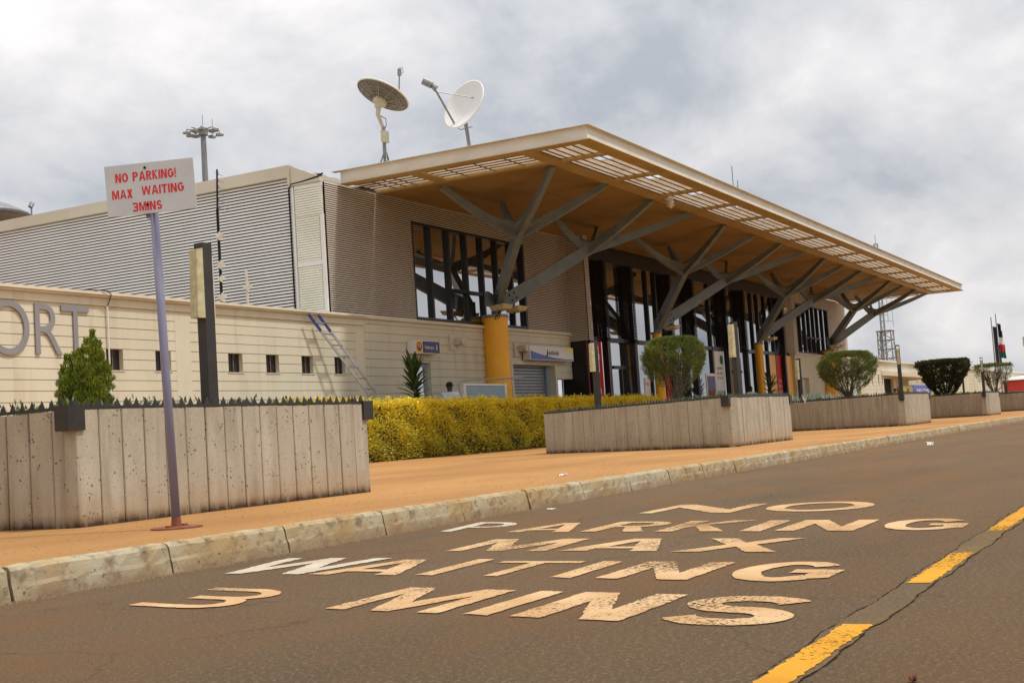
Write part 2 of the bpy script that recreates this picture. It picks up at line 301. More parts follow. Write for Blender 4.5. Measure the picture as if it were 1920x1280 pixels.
def glyph(ch, t, h):
    """bold sans capital in a unit box; t = stem width, h = bar height; list of polygons (outer, holes)"""
    if ch == 'I': return [[(0,0),(0,1),(1,1),(1,0)]]
    if ch == 'N': return [[(0,0),(0,1),(t*1.15,1),(1-t,.36),(1-t,1),(1,1),(1,0),(1-t*1.15,0),(t,.64),(t,0)]]
    if ch == 'M': q = t*.82; return [[(0,0),(0,1),(q*1.5,1),(.5,.36),(1-q*1.5,1),(1,1),(1,0),(1-q,0),(1-q,.70),(.5+.45*q,0),(.5-.45*q,0),(q,.70),(q,0)]]
    if ch == 'W': q = t*.80; return [[(0,1),(.24-q/2,0),(.24+q/2,0),(.5,.66),(.76-q/2,0),(.76+q/2,0),(1,1),(1-q,1),(.75,.36),(.5+q/2,1),(.5-q/2,1),(.25,.36),(q,1)]]
    if ch == 'A': return [[(0,0),(.5-t*.55,1),(.5+t*.55,1),(1,0),(1-t*1.05,0),(.79-t*.35,.20),(.21+t*.35,.20),(t*1.05,0)],[(.27+t*.35,.20+h),(.5,.80),(.73-t*.35,.20+h)]]
    if ch == 'X': return [[(0,0),(.5-t*.62,.51),(.02,1),(.02+t*1.25,1),(.5,.66),(.98-t*1.25,1),(.98,1),(.5+t*.62,.51),(1,0),(1-t*1.25,0),(.5,.36),(t*1.25,0)]]
    if ch == 'K': return [[(0,0),(0,1),(t,1),(t,.56),(.95-t*1.2,1),(.98,1),(.46,.60),(1,0),(1-t*1.25,0),(.35,.46),(t,.30),(t,0)]]
    if ch == 'T': return [[(.5-t/2,0),(.5-t/2,1-h),(0,1-h),(0,1),(1,1),(1,1-h),(.5+t/2,1-h),(.5+t/2,0)]]
    if ch == 'E': return [[(0,0),(0,1),(1,1),(1,1-h),(t,1-h),(t,.5+h/2),(.9,.5+h/2),(.9,.5-h/2),(t,.5-h/2),(t,h),(1,h),(1,0)]]
    if ch == 'L': return [[(0,0),(0,1),(t,1),(t,h),(1,h),(1,0)]]
    if ch == 'O': return [_arc(.5,.5,.5,.5,0,360,30)[:-1], _arc(.5,.5,.5-t,.5-h,0,360,30)[:-1]]
    if ch in 'PR':
        b = .42 if ch == 'P' else .44; cy = (1+b)/2; ry = (1-b)/2; o = [(0,0),(0,1),(.55,1)]+_arc(.55,cy,.45,ry,90,-90,12)[1:]
        o += [(t,b),(t,0)] if ch == 'P' else [(.62,b-.02),(1,0),(1-t*1.2,0),(.46,b-.02),(.44,b),(t,b),(t,0)]
        if ch == 'R': o = [(0,0),(0,1),(.55,1)]+_arc(.55,cy,.42,ry,90,-72,12)[1:]+[(1,0),(1-t*1.2,0),(.44,b),(t,b),(t,0)]
        return [o, [(t,b+h*.9),(t,1-h)]+[(.52,1-h)]+_arc(.52,cy,.45-t,ry-h*.95,90,-90,10)[1:]+[(.52,b+h*.9)][:0]]
    if ch == 'G': return [_stroke(_arc(.5,.5,.5-t/2,.5-h/2,38,318,26)+[(1-t/2,.24),(1-t/2,.44)],t,h/t)+[], [(.55,.40),(1,.40),(1,.40+h),(.55,.40+h)]]
    if ch == 'S': q = (1-h)/4; return [_stroke(_arc(.5,.5+q,.5-t/2,q,22,262,18)+_arc(.5,.5-q,.5-t/2,q,82,-158,18),t,h/t)]
    if ch == '3': q = (1-h)/4; return [_stroke([(.03,1-h/2)]+_arc(.60,.5+q,.40-t/2,q,90,-90,16)+[(.26,.5)],t,h/t), _stroke([(.55,.5)]+_arc(.60,.5-q,.40-t/2,q,90,-90,16)+[(0,h/2)],t,h/t)]
    if ch == '!': return [[(.15,.30),(0,1),(1,1),(.85,.30)],[(.05,0),(.05,.2),(.95,.2),(.95,0)]]
    return [[(0,0),(0,1),(1,1),(1,0)]]
def text2d(s, bold=0.0):
    k = (s, bold)
    if k in _tc: return _tc[k]
    c = bpy.data.curves.new('t', 'FONT'); c.body = s; c.offset = bold; c.resolution_u = 6; c.fill_mode = 'FRONT'
    o = bpy.data.objects.new('t', c); COL.objects.link(o); dg = bpy.context.evaluated_depsgraph_get(); me = bpy.data.meshes.new_from_object(o.evaluated_get(dg))
    V = np.array([v.co[:2] for v in me.vertices]); Fs = [tuple(p.vertices) for p in me.polygons]
    bpy.data.objects.remove(o); bpy.data.curves.remove(c); bpy.data.meshes.remove(me)
    V = (V-V.min(0))/(V.max(0)-V.min(0)); _tc[k] = (V, Fs); return _tc[k]
def block2d(ch, t, h, rag=0):
    """fill one glyph; overlapping strokes (G, 3, !) are filled one by one"""
    k = ('b', ch, t, h, rag)
    if k in _tc: return _tc[k]
    polys = glyph(ch, t, h)
    if rag:
        rq = random.Random(round(t*100)*97+len(polys[0])); out_ = []
        for p in polys:
            q_ = []
            for i in range(len(p)):
                a_, b_ = p[i], p[(i+1)%len(p)]; m__ = max(1,int(math.hypot(b_[0]-a_[0],b_[1]-a_[1])/.05))
                for j_ in range(m__): q_.append((a_[0]+(b_[0]-a_[0])*j_/m__+rq.uniform(-rag,rag), a_[1]+(b_[1]-a_[1])*j_/m__+rq.uniform(-rag,rag)*.6))
            out_.append(q_)
        polys = out_
    groups = [polys] if ch in 'AOPR' else [[p] for p in polys]; VV = []; FF = []; lay = []
    for gi, gp in enumerate(groups):
        c = bpy.data.curves.new('t','CURVE'); c.dimensions = '2D'; c.fill_mode = 'BOTH'
        for p in gp:
            sp = c.splines.new('POLY'); sp.points.add(len(p)-1); sp.use_cyclic_u = True
            for i,(x_,y_) in enumerate(p): sp.points[i].co = (x_,y_,0,1)
        o = bpy.data.objects.new('t', c); COL.objects.link(o); dg = bpy.context.evaluated_depsgraph_get(); me = bpy.data.meshes.new_from_object(o.evaluated_get(dg))
        o_ = len(VV); VV += [tuple(v.co[:2]) for v in me.vertices]; lay += [gi]*len(me.vertices); FF += [tuple(i+o_ for i in p.vertices) for p in me.polygons]
        bpy.data.objects.remove(o); bpy.data.curves.remove(c); bpy.data.meshes.remove(me)
    _tc[k] = (np.array(VV), FF, lay); return _tc[k]
def put_block(mb, ch, o, rv, uv, t=.28, h=.20, lift=(0,0,.0006), rag=0):
    V, Fs, lay = block2d(ch, t, h, rag); o = Vector(o); rv = Vector(rv); uv = Vector(uv); lf = Vector(lift)
    mb.add([o+rv*float(a)+uv*float(b)+lf*l for (a,b),l in zip(V,lay)], Fs)
GW = {'I':.28,'!':.26,'M':1.2,'W':1.45,'O':1.05,'G':1.02,'A':1.08,' ':.5,'N':.98}
def put_line(mb, s, o, rv, uv, lift, gap=.16, h=.2, stem=.27):
    ws = [GW.get(c,.92) for c in s]; tot = sum(ws)+gap*(len(s)-1); x_ = 0; rv = Vector(rv)
    for c, w_ in zip(s, ws):
        if c != ' ': put_block(mb, c, Vector(o)+rv*(x_/tot), rv*(w_/tot), uv, stem/w_, h, lift)
        x_ += w_+gap
def put_text(mb, s, o, rv, uv, bold=0.0, depth=None):
    """letters fill the parallelogram o + u*rv + v*uv"""
    V, Fs = text2d(s, bold); o = Vector(o); rv = Vector(rv); uv = Vector(uv); P = [o+rv*float(a)+uv*float(b) for a,b in V]
    mb.add(P, Fs)
    if depth:
        dv = Vector(depth); n0 = len(P); ed = {}
        for f in Fs:
            for i in range(len(f)): e_ = (f[i], f[(i+1)%len(f)]); ed[e_] = 1
        rim = [e_ for e_ in ed if (e_[1],e_[0]) not in ed]
        mb.add(P+[p+dv for p in P], [(a,a+n0,b+n0,b) for a,b in rim])
    return mb

# ------------------------------------------------------------------ ground, road, kerb
KZ = .160
g = MB(); g.add([(-1500,-1500,-.02),(3500,-1500,-.02),(3500,2500,-.02),(-1500,2500,-.02)], [(0,1,2,3)]); tag(g.build('ground', M['ground']), kind='structure')
g = MB(); g.add([(-60,-9,0),(600,-9,0),(600,4.80,0),(-60,4.80,0)], [(0,1,2,3)]); tag(g.build('road', M['asphalt']), kind='structure')
g = MB(); rk = random.Random(8); n_=900; ed=[(-20+i*.12, 4.835+rk.uniform(-.010,.012)+.008*math.sin(i*.31)) for i in range(n_)]; o_=0
for i,(a_,b_) in enumerate(ed): g.v += [(a_,b_,KZ-.006),(a_,b_+.03,KZ+.003),(a_,60,KZ+.003)]
for i in range(n_-1): g.f += [(3*i,3*i+3,3*i+4,3*i+1),(3*i+1,3*i+4,3*i+5,3*i+2)]
g.add([(ed[-1][0],4.85,KZ+.003),(600,4.85,KZ+.003),(600,60,KZ+.003),(ed[-1][0],60,KZ+.003)],[(0,1,2,3)]); tag(g.build('pavement', M['paving']), kind='structure')
g = MB(); g.box(20,82.5,17.45,19.5,KZ,KZ+.11); tag(g.build('forecourt', M['paving']), kind='structure')
# kerb: cast blocks about a metre long with a chamfered face, broken joints and a dust lip
kb = MB(); x = -6.0; rnd = random.Random(3)
while x < 300:
    ln = (1.0+rnd.uniform(-.04,.05)) if x < 60 else 6.0
    dx = rnd.uniform(-.004,.004); n = 14 if x < 14 else (6 if x < 40 else 1)
    prof = [(4.762,-.01),(4.768,.060),(4.774,.080),(4.784,.138),(4.800,.156),(4.828,KZ+.002),(4.90,KZ-.02)]
    xs = [x+.008+(ln-.016)*i/n for i in range(n+1)]; o = len(kb.v)
    for i, xx in enumerate(xs):
        for j, (py, pz) in enumerate(prof):
            w_ = rnd.uniform(-.004,.004) if n > 1 else 0; edge = .008 if i in (0,n) and 0 < j < 6 else 0
            kb.v.append((xx, py+dx+w_+edge, pz+(rnd.uniform(-.003,.003) if n>1 else 0)-edge*.4))
    k = len(prof)
    for i in range(n):
        for j in range(k-1): kb.f.append((o+i*k+j, o+(i+1)*k+j, o+(i+1)*k+j+1, o+i*k+j+1))
    kb.f.append(tuple(o+j for j in range(k))); kb.f.append(tuple(o+n*k+j for j in range(k))[::-1]); x += ln
tag(kb.build('kerb', M['kerb']), kind='structure')
# dirt gathered in the gutter
P = []
for i in range(2600):
    xx = 3+rnd.random()**1.5*30; yy = 4.755-abs(rnd.gauss(0,.035)); s_ = rnd.uniform(.003,.009); P.append((xx,yy,s_))
gb = MB()
for xx,yy,s_ in P: gb.add([(xx-s_,yy,.0),(xx+s_*.5,yy+s_,.0),(xx+s_,yy-s_*.6,.0),(xx,yy,s_*1.2)], [(0,1,3),(1,2,3),(2,0,3)])
for i in range(500):
    xx = 3+rnd.random()*20; yy = 4.95+rnd.random()*1.7; s_ = rnd.uniform(.003,.008); z0 = KZ+.003; gb.add([(xx-s_,yy,z0),(xx+s_*.5,yy+s_,z0),(xx+s_,yy-s_*.6,z0),(xx,yy,z0+s_)], [(0,1,3),(1,2,3),(2,0,3)])
tag(gb.build('gravel', M['grit'])  , 'loose dirt and grit along the foot of the kerb', 'grit', kind='stuff')

# ------------------------------------------------------------------ road lettering and line
rows = [('NO road lettering, the line farthest up the road', [('N',(8.24,3.50),(8.05,2.78),(8.98,3.47),.17,.2),('O',(8.08,2.66),(7.86,1.93),(8.86,2.62),.20,.17)]),
 ('PARKING road lettering, the second line with its P nearly at the kerb', [('P',(7.18,4.45),(7.03,4.02),(7.88,4.54),.26,.13),('A',(7.01,3.88),(6.91,3.39),(7.63,3.93),.26,.14),('R',(6.92,3.32),(6.82,2.88),(7.56,3.33),.28,.14),('K',(6.80,2.80),(6.72,2.36),(7.47,2.82),.28,.2),('I',(6.70,2.27),(6.67,2.14),(7.35,2.29),1,.2),('N',(6.68,2.07),(6.58,1.63),(7.31,2.07),.29,.2),('G',(6.58,1.53),(6.48,1.10),(7.22,1.54),.28,.17)]),
 ('MAX road lettering, the middle line', [('M',(5.93,3.65),(5.84,3.01),(6.55,3.68),.22,.2),('A',(5.84,2.93),(5.75,2.36),(6.43,2.95),.28,.15),('X',(5.71,2.28),(5.63,1.74),(6.32,2.30),.24,.2)]),
 ('WAITING road lettering, the fourth line', [('W',(5.03,4.50),(4.95,3.76),(5.70,4.52),.20,.2),('A',(4.96,3.82),(4.90,3.28),(5.56,3.84),.24,.14),('I',(4.90,3.18),(4.89,3.08),(5.51,3.20),1,.2),('T',(4.87,2.99),(4.82,2.54),(5.41,3.00),.18,.14),('I',(4.79,2.45),(4.76,2.34),(5.36,2.46),1,.2),('N',(4.75,2.23),(4.68,1.81),(5.32,2.22),.29,.2),('G',(4.66,1.70),(4.60,1.27),(5.27,1.70),.29,.19)]),
 ('3 MINS road lettering, the line nearest the camera', [('3',(3.96,3.98),(3.86,3.44),(4.50,3.99),.20,.15),('M',(3.91,2.94),(3.82,2.40),(4.49,2.94),.23,.2),('I',(3.81,2.29),(3.79,2.18),(4.38,2.28),1,.2),('N',(3.77,2.09),(3.70,1.66),(4.35,2.08),.32,.2),('S',(3.68,1.58),(3.61,1.14),(4.28,1.58),.30,.21)])]
for lab, ls in rows:
    o = thing('road_lettering', (ls[0][1][0], ls[0][1][1], 0), 'worn cream '+lab, 'road marking', 'lines of painted road lettering')
    for ch, BL, BR, TL, t_, h_ in ls:
        m_ = MB(); put_block(m_, ch, (*BL,.004), (BR[0]-BL[0],BR[1]-BL[1],0), (TL[0]-BL[0],TL[1]-BL[1],0), t_*.94, h_*.94, rag=.35 if ch=='I' and 0 else (.03 if ch=='I' else .011)); m_.build('letter', M['wfresh'] if BL in ((7.18,4.45),(5.03,4.50)) else M['wpaint'], o, o.location)
# dashed yellow line
dash = [(-.9,1.9),(2.7,1.9)]
rnd2 = random.Random(21)
for a, b, lab in ((2.25,3.69,'yellow lane dash nearest the camera'),(4.57,5.50,'short yellow lane dash between the nearest one and the farthest one'),(6.42,8.6,'yellow lane dash running out of the right edge')):
    m_ = MB(); n = 60; pts = []
    for i in range(n+1):
        xx = a+(b-a)*i/n; pts.append((xx, .880+rnd2.uniform(-.006,.006), .004)); pts.append((xx, .964+rnd2.uniform(-.006,.006), .004))
    m_.add(pts, [(2*i,2*i+2,2*i+3,2*i+1) for i in range(n)]); tag(m_.build('lane_dash', M['ypaint']), lab, 'road marking', 'yellow lane dashes')
m_ = MB(); n = 260; pts = []
for i in range(n+1):
    xx = 1.5+8*i/n; wv1=.006*math.sin(i*.21)+.004*math.sin(i*.57); wv2=.006*math.sin(i*.17+2)+.004*math.sin(i*.5); pts.append((xx, .866+wv1+rnd.uniform(-.003,.003), .002)); pts.append((xx, .980+wv2+rnd.uniform(-.003,.003), .002))
m_.add(pts, [(2*i,2*i+2,2*i+3,2*i+1) for i in range(n)]); tag(m_.build('lane_strip', M['patch']), kind='structure')
cr = MB()
for sd_ in (0,1):
    ln_=[pts[2*i+sd_] for i in range(n+1)]; o_=len(cr.v)
    for (a_,b_,c__) in ln_: w_=max(.0004,rnd.gauss(.0018,.0013)); cr.v += [(a_,b_-w_,.003),(a_,b_+w_,.003)]
    cr.f += [(o_+2*i,o_+2*i+2,o_+2*i+3,o_+2*i+1) for i in range(n)]
tag(cr.build('road_cracks', mat('crack_shadow_tar', (.035,.025,.018), rough=1.0, spec=0)), kind='structure')

# ------------------------------------------------------------------ terminal building
B = thing('terminal_building', (27.07,19.7,KZ), 'long cream and corrugated terminal building with a wide tan canopy on tree-like steel columns', 'building')
BO = tuple(B.location)
def part(mb, name, m, parent=None, label=None, smooth=False):
    o = mb.build(name, M[m], parent if parent is not None else B, BO, smooth); 
    if label: o['label'] = label
    return o
def sub(mb, name, m, parent, smooth=False): return mb.build(name, M[m], parent, BO, smooth)

def corr(mb, a, b, z0, z1, p, nrm, dep=.03, duty=1.0):
    """horizontal ribs from plan point a to b; nrm = outward plan normal"""
    nx, ny = nrm; z = z0
    prof = [(0,.30),(.05,.95),(.28,1),(.60,.62),(.72,.05)]
    while z < z1-1e-6:
        pts = []
        for t, d_ in prof:
            zz = min(z+t*p*duty, z1)
            pts += [(a[0]+nx*d_*dep, a[1]+ny*d_*dep, zz), (b[0]+nx*d_*dep, b[1]+ny*d_*dep, zz)]
        o = len(mb.v); mb.v += pts
        for i in range(len(prof)-1): mb.f.append((o+2*i, o+2*i+1, o+2*i+3, o+2*i+2))
        z += p
    return mb
def boards(mb, x0, x1, y, zs, ztop, zbot, holes=(), gap=.014, th=.03):
    """boards between groove heights; front face at y"""
    lv = sorted([zb for zb in zs if zbot < zb < ztop]+[zbot, ztop])
    for i in range(len(lv)-1):
        za, zb = lv[i]+(gap/2 if i else 0), lv[i+1]-(gap/2 if i < len(lv)-2 else 0)
        cuts = sorted([(max(h[0],x0),min(h[1],x1)) for h in holes if h[2] < (za+zb)/2 < h[3] and h[1] > x0 and h[0] < x1]); xs = x0
        for c0, c1 in cuts:
            if c0 > xs: mb.box(xs, c0, y, y+th, za, zb)
            xs = c1
        if xs < x1: mb.box(xs, x1, y, y+th, za, zb)
def wallbox(mb, x0, x1, y0, y1, z0, z1, holes=()):
    xs = sorted({x0,x1,*[h[0] for h in holes],*[h[1] for h in holes]}); zs = sorted({z0,z1,*[h[2] for h in holes if h[2]>z0],*[h[3] for h in holes if h[3]<z1]})
    for i in range(len(xs)-1):
        for j in range(len(zs)-1):
            cx, cz = (xs[i]+xs[i+1])/2, (zs[j]+zs[j+1])/2
            if any(h[0]<cx<h[1] and h[2]<cz<h[3] for h in holes): continue
            mb.box(xs[i],xs[i+1],y0,y1,zs[j],zs[j+1])

# --- low left wing: front at Y 19.3
LZ = [3.48-.2125*k for k in range(16)]
slot = [(18.90,19.36,2.41,2.84),(20.28,20.74,2.41,2.84),(22.57,23.06,2.41,2.84),(23.90,24.38,2.41,2.84),(25.25,25.72,2.41,2.84),(26.60,27.06,2.41,2.84)]
m_ = MB(); wallbox(m_, -14, 27.96, 19.33, 19.62, 0, 3.86, slot)
for a,b in ((-14,20.9),(21.36,27.58)): boards(m_, a, b, 19.30, LZ, 3.70, 0, slot)
for a,b in ((20.9,21.36),(27.58,27.96)): m_.box(a,b,19.297,19.33,0,3.70)
m_.box(-14,27.96,19.26,19.33,3.702,3.862)
wing = part(m_, 'wall', 'cream', label='cream boarded front wall of the low left wing')
m_ = MB(); m_.box(-14,28.02,19.20,19.70,3.864,3.905); m_.box(-14,28.05,19.16,19.72,3.907,3.965); sub(m_, 'cornice', 'cream_trim', wing)
m_ = MB(); m_.box(-14,27.0,19.7,32,3.80,3.90); sub(m_, 'flat_roof', 'parapet', wing)
for h in slot:
    m_ = MB(); m_.box(h[0]+.002,h[1]-.002,19.41,19.45,h[2]+.002,h[3]-.002); wd = part(m_, 'window', 'black')
    m_ = MB(); xc = (h[0]+h[1])/2+.02; m_.box(xc-.015,xc+.015,19.385,19.407,h[2]+.003,h[3]-.003); sub(m_, 'frame', 'bark', wd)
    m_ = MB(); m_.box(h[0]-.03,h[1]+.03,19.285,19.40,h[2]-.02,h[2]-.002); sub(m_, 'sill', 'cream_trim', wd)
# conduit
m_ = MB(); m_.tube([(18.94,19.255,3.70),(18.94,19.255,.2)],.018,8); part(m_, 'conduit', 'white')
m_ = MB(); m_.tube([(18.1,19.45,4.0),(18.5,19.2,3.99),(18.85,19.12,3.985),(18.94,19.13,3.92),(18.94,19.24,3.70)],.010,6); part(m_, 'cable', 'dark')

# --- mid wall, front at Y 19.7, X 28..41.35 (below corrugated storey)
MZ = [3.82-.236*k for k in range(15)]
door = (31.02,31.84,KZ,2.82); shut = (36.85,39.90,KZ,2.86); under = (40.05,41.36,0,2.40)
m_ = MB(); wallbox(m_, 27.96, 41.35, 19.73, 20.0, 0, 3.95, [door,shut,under]); boards(m_, 27.97, 41.35, 19.70, MZ, 3.95, 0, [door,shut,under])
mid = part(m_, 'wall', 'cream', label='cream boarded wall either side of the first yellow column')
m_ = MB(); m_.box(28.06,41.38,19.62,19.99,3.952,4.04); sub(m_, 'cornice', 'cream_trim', mid)
m_ = MB(); m_.box(door[0],door[1],19.86,19.9,KZ,2.80); dr = part(m_, 'door', 'bluegrey')
m_ = MB(); m_.box(31.12,31.72,19.845,19.858,1.3,2.7); sub(m_, 'pane', 'glass', dr)
m_ = MB(); z = KZ
while z < 2.84:
    m_.add([(36.86,20.02,z),(39.88,20.02,z),(39.88,19.985,z+.03),(36.86,19.985,z+.03),(39.88,19.985,z+.075),(36.86,19.985,z+.075),(39.88,20.02,z+.105),(36.86,20.02,z+.105)],[(0,1,2,3),(3,2,4,5),(5,4,6,7)]); z += .105
sh = part(m_, 'roller_shutter', 'shutter'); m_ = MB(); m_.box(39.72,39.897,19.9,19.98,KZ,2.855); sub(m_, 'guide_rail', 'bluegrey', sh); m_ = MB(); m_.box(36.853,36.93,19.9,19.98,KZ,2.855); sub(m_, 'guide_rail', 'bluegrey', sh)
m_ = MB(); m_.box(36.72,36.85,19.66,19.70,KZ,2.99); m_.box(39.90,40.03,19.66,19.70,KZ,2.99); m_.box(36.852,39.898,19.66,19.70,2.862,2.99); sub(m_, 'door_surround', 'cream_trim', mid)
m_ = MB(); m_.box(40.06,41.36,20.3,20.34,KZ,2.42); part(m_, 'side_glazing', 'glass')
m_ = MB(); m_.box(40.06,40.11,19.8,20.3,KZ,2.39); m_.box(40.5,40.56,20.24,20.3,KZ,2.39); part(m_, 'side_frame', 'alu')

# --- corrugated upper storey: face wall Y 19.7, with window, and left side X 27.07
ZB, ZT = 4.045, 7.50
wn1 = (31.2,38.15,4.07,6.92)
def clad_wall(x0,x1,y,z0,z1,hole=None,p=.0575,m='clad_face',label=None):
    m_ = MB()
    if hole:
        corr(m_,(x0,y),(hole[0],y),z0,z1,p,(0,-1),.03,.86); corr(m_,(hole[1],y),(x1,y),z0,z1,p,(0,-1),.03,.86); nk = round((hole[3]-z0)/p)
        corr(m_,(hole[0],y),(hole[1],y),z0+nk*p,z1,p,(0,-1),.03,.86)
    else: corr(m_,(x0,y),(x1,y),z0,z1,p,(0,-1),.03,.86)
    return part(m_,'cladding',m,label=label)
clad_wall(27.10,41.35,19.70,ZB,ZT,wn1,label='ribbed metal cladding around the upper left window')
m_ = MB(); wallbox(m_,27.12,41.35,19.72,19.95,4.042,7.48,[wn1]); part(m_,'wall_core','clad_back')
m_ = MB(); corr(m_,(27.07,32.5),(27.07,20.70),3.92,7.72,.0845,(-1,0),.045); part(m_,'cladding','clad',label='silver ribbed side wall above the low wing')
m_ = MB()
for z0,z1,y1 in ((4.16,5.30,19.84),(5.45,6.62,19.84),(6.66,7.36,19.72)): corr(m_,(27.055,20.60),(27.055,y1),z0,z1,.064,(-1,0),.035)
m_.box(27.06,27.07,19.72,20.66,4.1,7.44); lou = part(m_,'louvre_panel','louvre'); m_ = MB()
m_.box(27.0,27.055,20.62,20.70,3.95,7.46); m_.box(27.0,27.06,19.70,19.80,3.95,6.62); m_.box(27.0,27.056,19.80,20.62,3.95,4.14); m_.box(27.01,27.055,19.80,20.60,5.31,5.44); m_.box(27.02,27.055,19.70,20.60,7.37,7.47); sub(m_,'frame','clad',lou)
m_ = MB(); m_.tube([(26.96,19.60,7.66),(26.95,19.75,7.60),(26.97,20.3,7.54),(26.97,20.66,7.52),(26.97,20.73,7.4),(26.97,20.73,3.97)],.022,8); part(m_,'cable','dark')
m_ = MB(); m_.box(27.08,27.11,20.0,32.5,3.6,7.7); m_.box(27.11,41.3,32.4,32.5,0,7.7); m_.box(27.085,27.11,19.74,20.0,3.6,7.7); part(m_,'wall_core','clad_back')
m_ = MB(); m_.box(26.93,27.12,20.74,33,7.722,8.04); nseg = 12
for i in range(nseg):   # parapet sheet sagging along the front return
    xa, xb = 27.12+(30.4-27.12)*i/nseg, 27.12+(30.4-27.12)*(i+1)/nseg
    za, zb = [8.04-.05*abs(math.sin(t*2.6))-.02*math.sin(t*9)-max(0,t-2.0)*.10 for t in (xa-27.12, xb-27.12)]
    m_.hexa([(xa,20.70,7.52),(xb,20.70,7.52),(xb,20.76,7.52),(xa,20.76,7.52)],[(xa,20.70,za),(xb,20.70,zb),(xb,20.76,zb),(xa,20.76,za)])
m_.box(26.93,27.12,20.66,20.738,7.51,8.04); m_.hexa([(26.96,19.72,7.48),(27.12,19.72,7.48),(27.12,20.655,7.48),(26.96,20.655,7.48)],[(26.96,19.72,7.60),(27.12,19.72,7.60),(27.12,20.655,8.02),(26.96,20.655,8.02)]); part(m_,'parapet','parapet')
m_ = MB(); m_.box(27.2,82,20.78,32.4,7.6,7.75); part(m_,'roof','parapet')

def window(x0,x1,z0,z1,y,verts,rails=(),w=.09,fr=.10):
    m_ = MB(); m_.box(x0,x1,y+.10,y+.14,z0,z1); g_ = part(m_,'window','glass'); m_ = MB()
    m_.box(x0,x0+fr,y-.02,y+.098,z0,z1); m_.box(x1-fr,x1,y-.02,y+.098,z0,z1); m_.box(x0+fr,x1-fr,y-.02,y+.098,z1-fr,z1); m_.box(x0+fr,x1-fr,y-.02,y+.098,z0,z0+.07)
    for v in verts: m_.box(v-w/2,v+w/2,y,y+.096,z0+.071,z1-fr-.001)
    for a,b,zr in rails: m_.box(a,b,y+.02,y+.09,zr-.05,zr+.05)
    sub(m_,'frame','black',g_); return g_
window(31.2,38.15,4.07,6.93,19.70,[32.25,33.30,34.35,35.35,36.30,37.3],[(33.3,35.3,5.05)])
# projecting corrugated fin left of the entrance glazing
m_ = MB(); corr(m_,(41.36,20.1),(41.36,18.98),3.74,7.50,.0575,(-1,0)); corr(m_,(41.36,18.98),(41.74,18.98),3.74,7.50,.0575,(0,-1)); part(m_,'cladding','clad_face',label='short ribbed fin left of the entrance glazing')
m_ = MB(); m_.box(41.375,41.73,19.0,20.1,3.735,7.48); part(m_,'wall_core','clad_back')
# --- central glazing Y 20.1
m_ = MB(); m_.box(41.37,70.0,20.12,20.16,KZ,7.49); gz_ = part(m_,'glazing','glass')
m_ = MB(); m_.box(41.74,70.0,19.95,20.118,6.98,7.50); m_.box(41.74,70.0,20.02,20.118,3.90,4.06)
for a,b,zr in ((45.9,47.4,2.93),(52.9,54.3,2.93),(60.2,61.6,2.93),(62,69.9,4.0)): m_.box(a,b,20.05,20.117,zr-.06,zr+.06)
sub(m_,'transom','black',gz_)
for a in (44.80,47.46,51.67,54.45,58.90,61.70,68.3):
    m_ = MB(); m_.box(a,a+.26,19.78,20.019,KZ,3.895); corr(m_,(a,20.118),(a,19.76),3.895,6.98,.0575,(-1,0),.02); corr(m_,(a+.26,19.76),(a+.26,20.118),3.895,6.98,.0575,(1,0),.02); corr(m_,(a,19.76),(a+.26,19.76),3.895,6.98,.0575,(0,-1),.02); sub(m_,'mullion','black',gz_)
for a in (49.72,50.68,57.3,63.8,64.85,66.1,67.3):
    m_ = MB(); m_.box(a,a+.11,20.02,20.115,KZ,6.97); sub(m_,'mullion','black',gz_)
for a in (46.6,53.5,60.9): m_ = MB(); m_.box(a,a+.09,20.05,20.114,KZ,2.86); sub(m_,'mullion','black',gz_)
m_ = MB(); m_.box(41.38,41.44,19.1,20.1,KZ,3.73); m_.box(41.6,41.74,19.0,19.15,KZ,3.73); part(m_,'side_frame','black')
# --- right wing of the upper storey
m_ = MB(); corr(m_,(69.95,19.0),(69.95,18.99),4.0,7.5,.0575,(-1,0)); corr(m_,(69.98,19.70),(70.65,19.70),4.05,7.5,.0575,(0,-1)); corr(m_,(77.65,19.70),(82.2,19.70),4.05,7.5,.0575,(0,-1)); corr(m_,(70.65,19.70),(77.65,19.70),6.88,7.5,.0575,(0,-1)); part(m_,'cladding','clad_face',label='ribbed cladding around the upper right window')
m_ = MB(); wallbox(m_,69.98,82.2,19.72,19.95,4.042,7.48,[(70.65,77.65,4.07,6.88)]); m_.box(82.18,82.22,19.72,32.4,0,7.7); part(m_,'wall_core','clad_face')
window(70.65,77.65,4.07,6.88,19.70,[71.6,72.6,73.55,74.5,75.45,76.5],[(72.5,76,5.0)],w=.14)
rd = (70.85,72.5,KZ,2.68); m_ = MB(); wallbox(m_,69.98,83.0,19.72,19.98,0,3.95,[rd]); rw = part(m_,'wall','cream',label='cream wall between the last two yellow columns')
m_ = MB(); m_.box(69.95,83.1,19.64,19.99,3.952,4.04); sub(m_,'cornice','cream_trim',rw)
m_ = MB(); m_.box(70.86,72.49,19.93,19.97,KZ,2.66); part(m_,'door','parapet',label='plain closed door in the right wing')
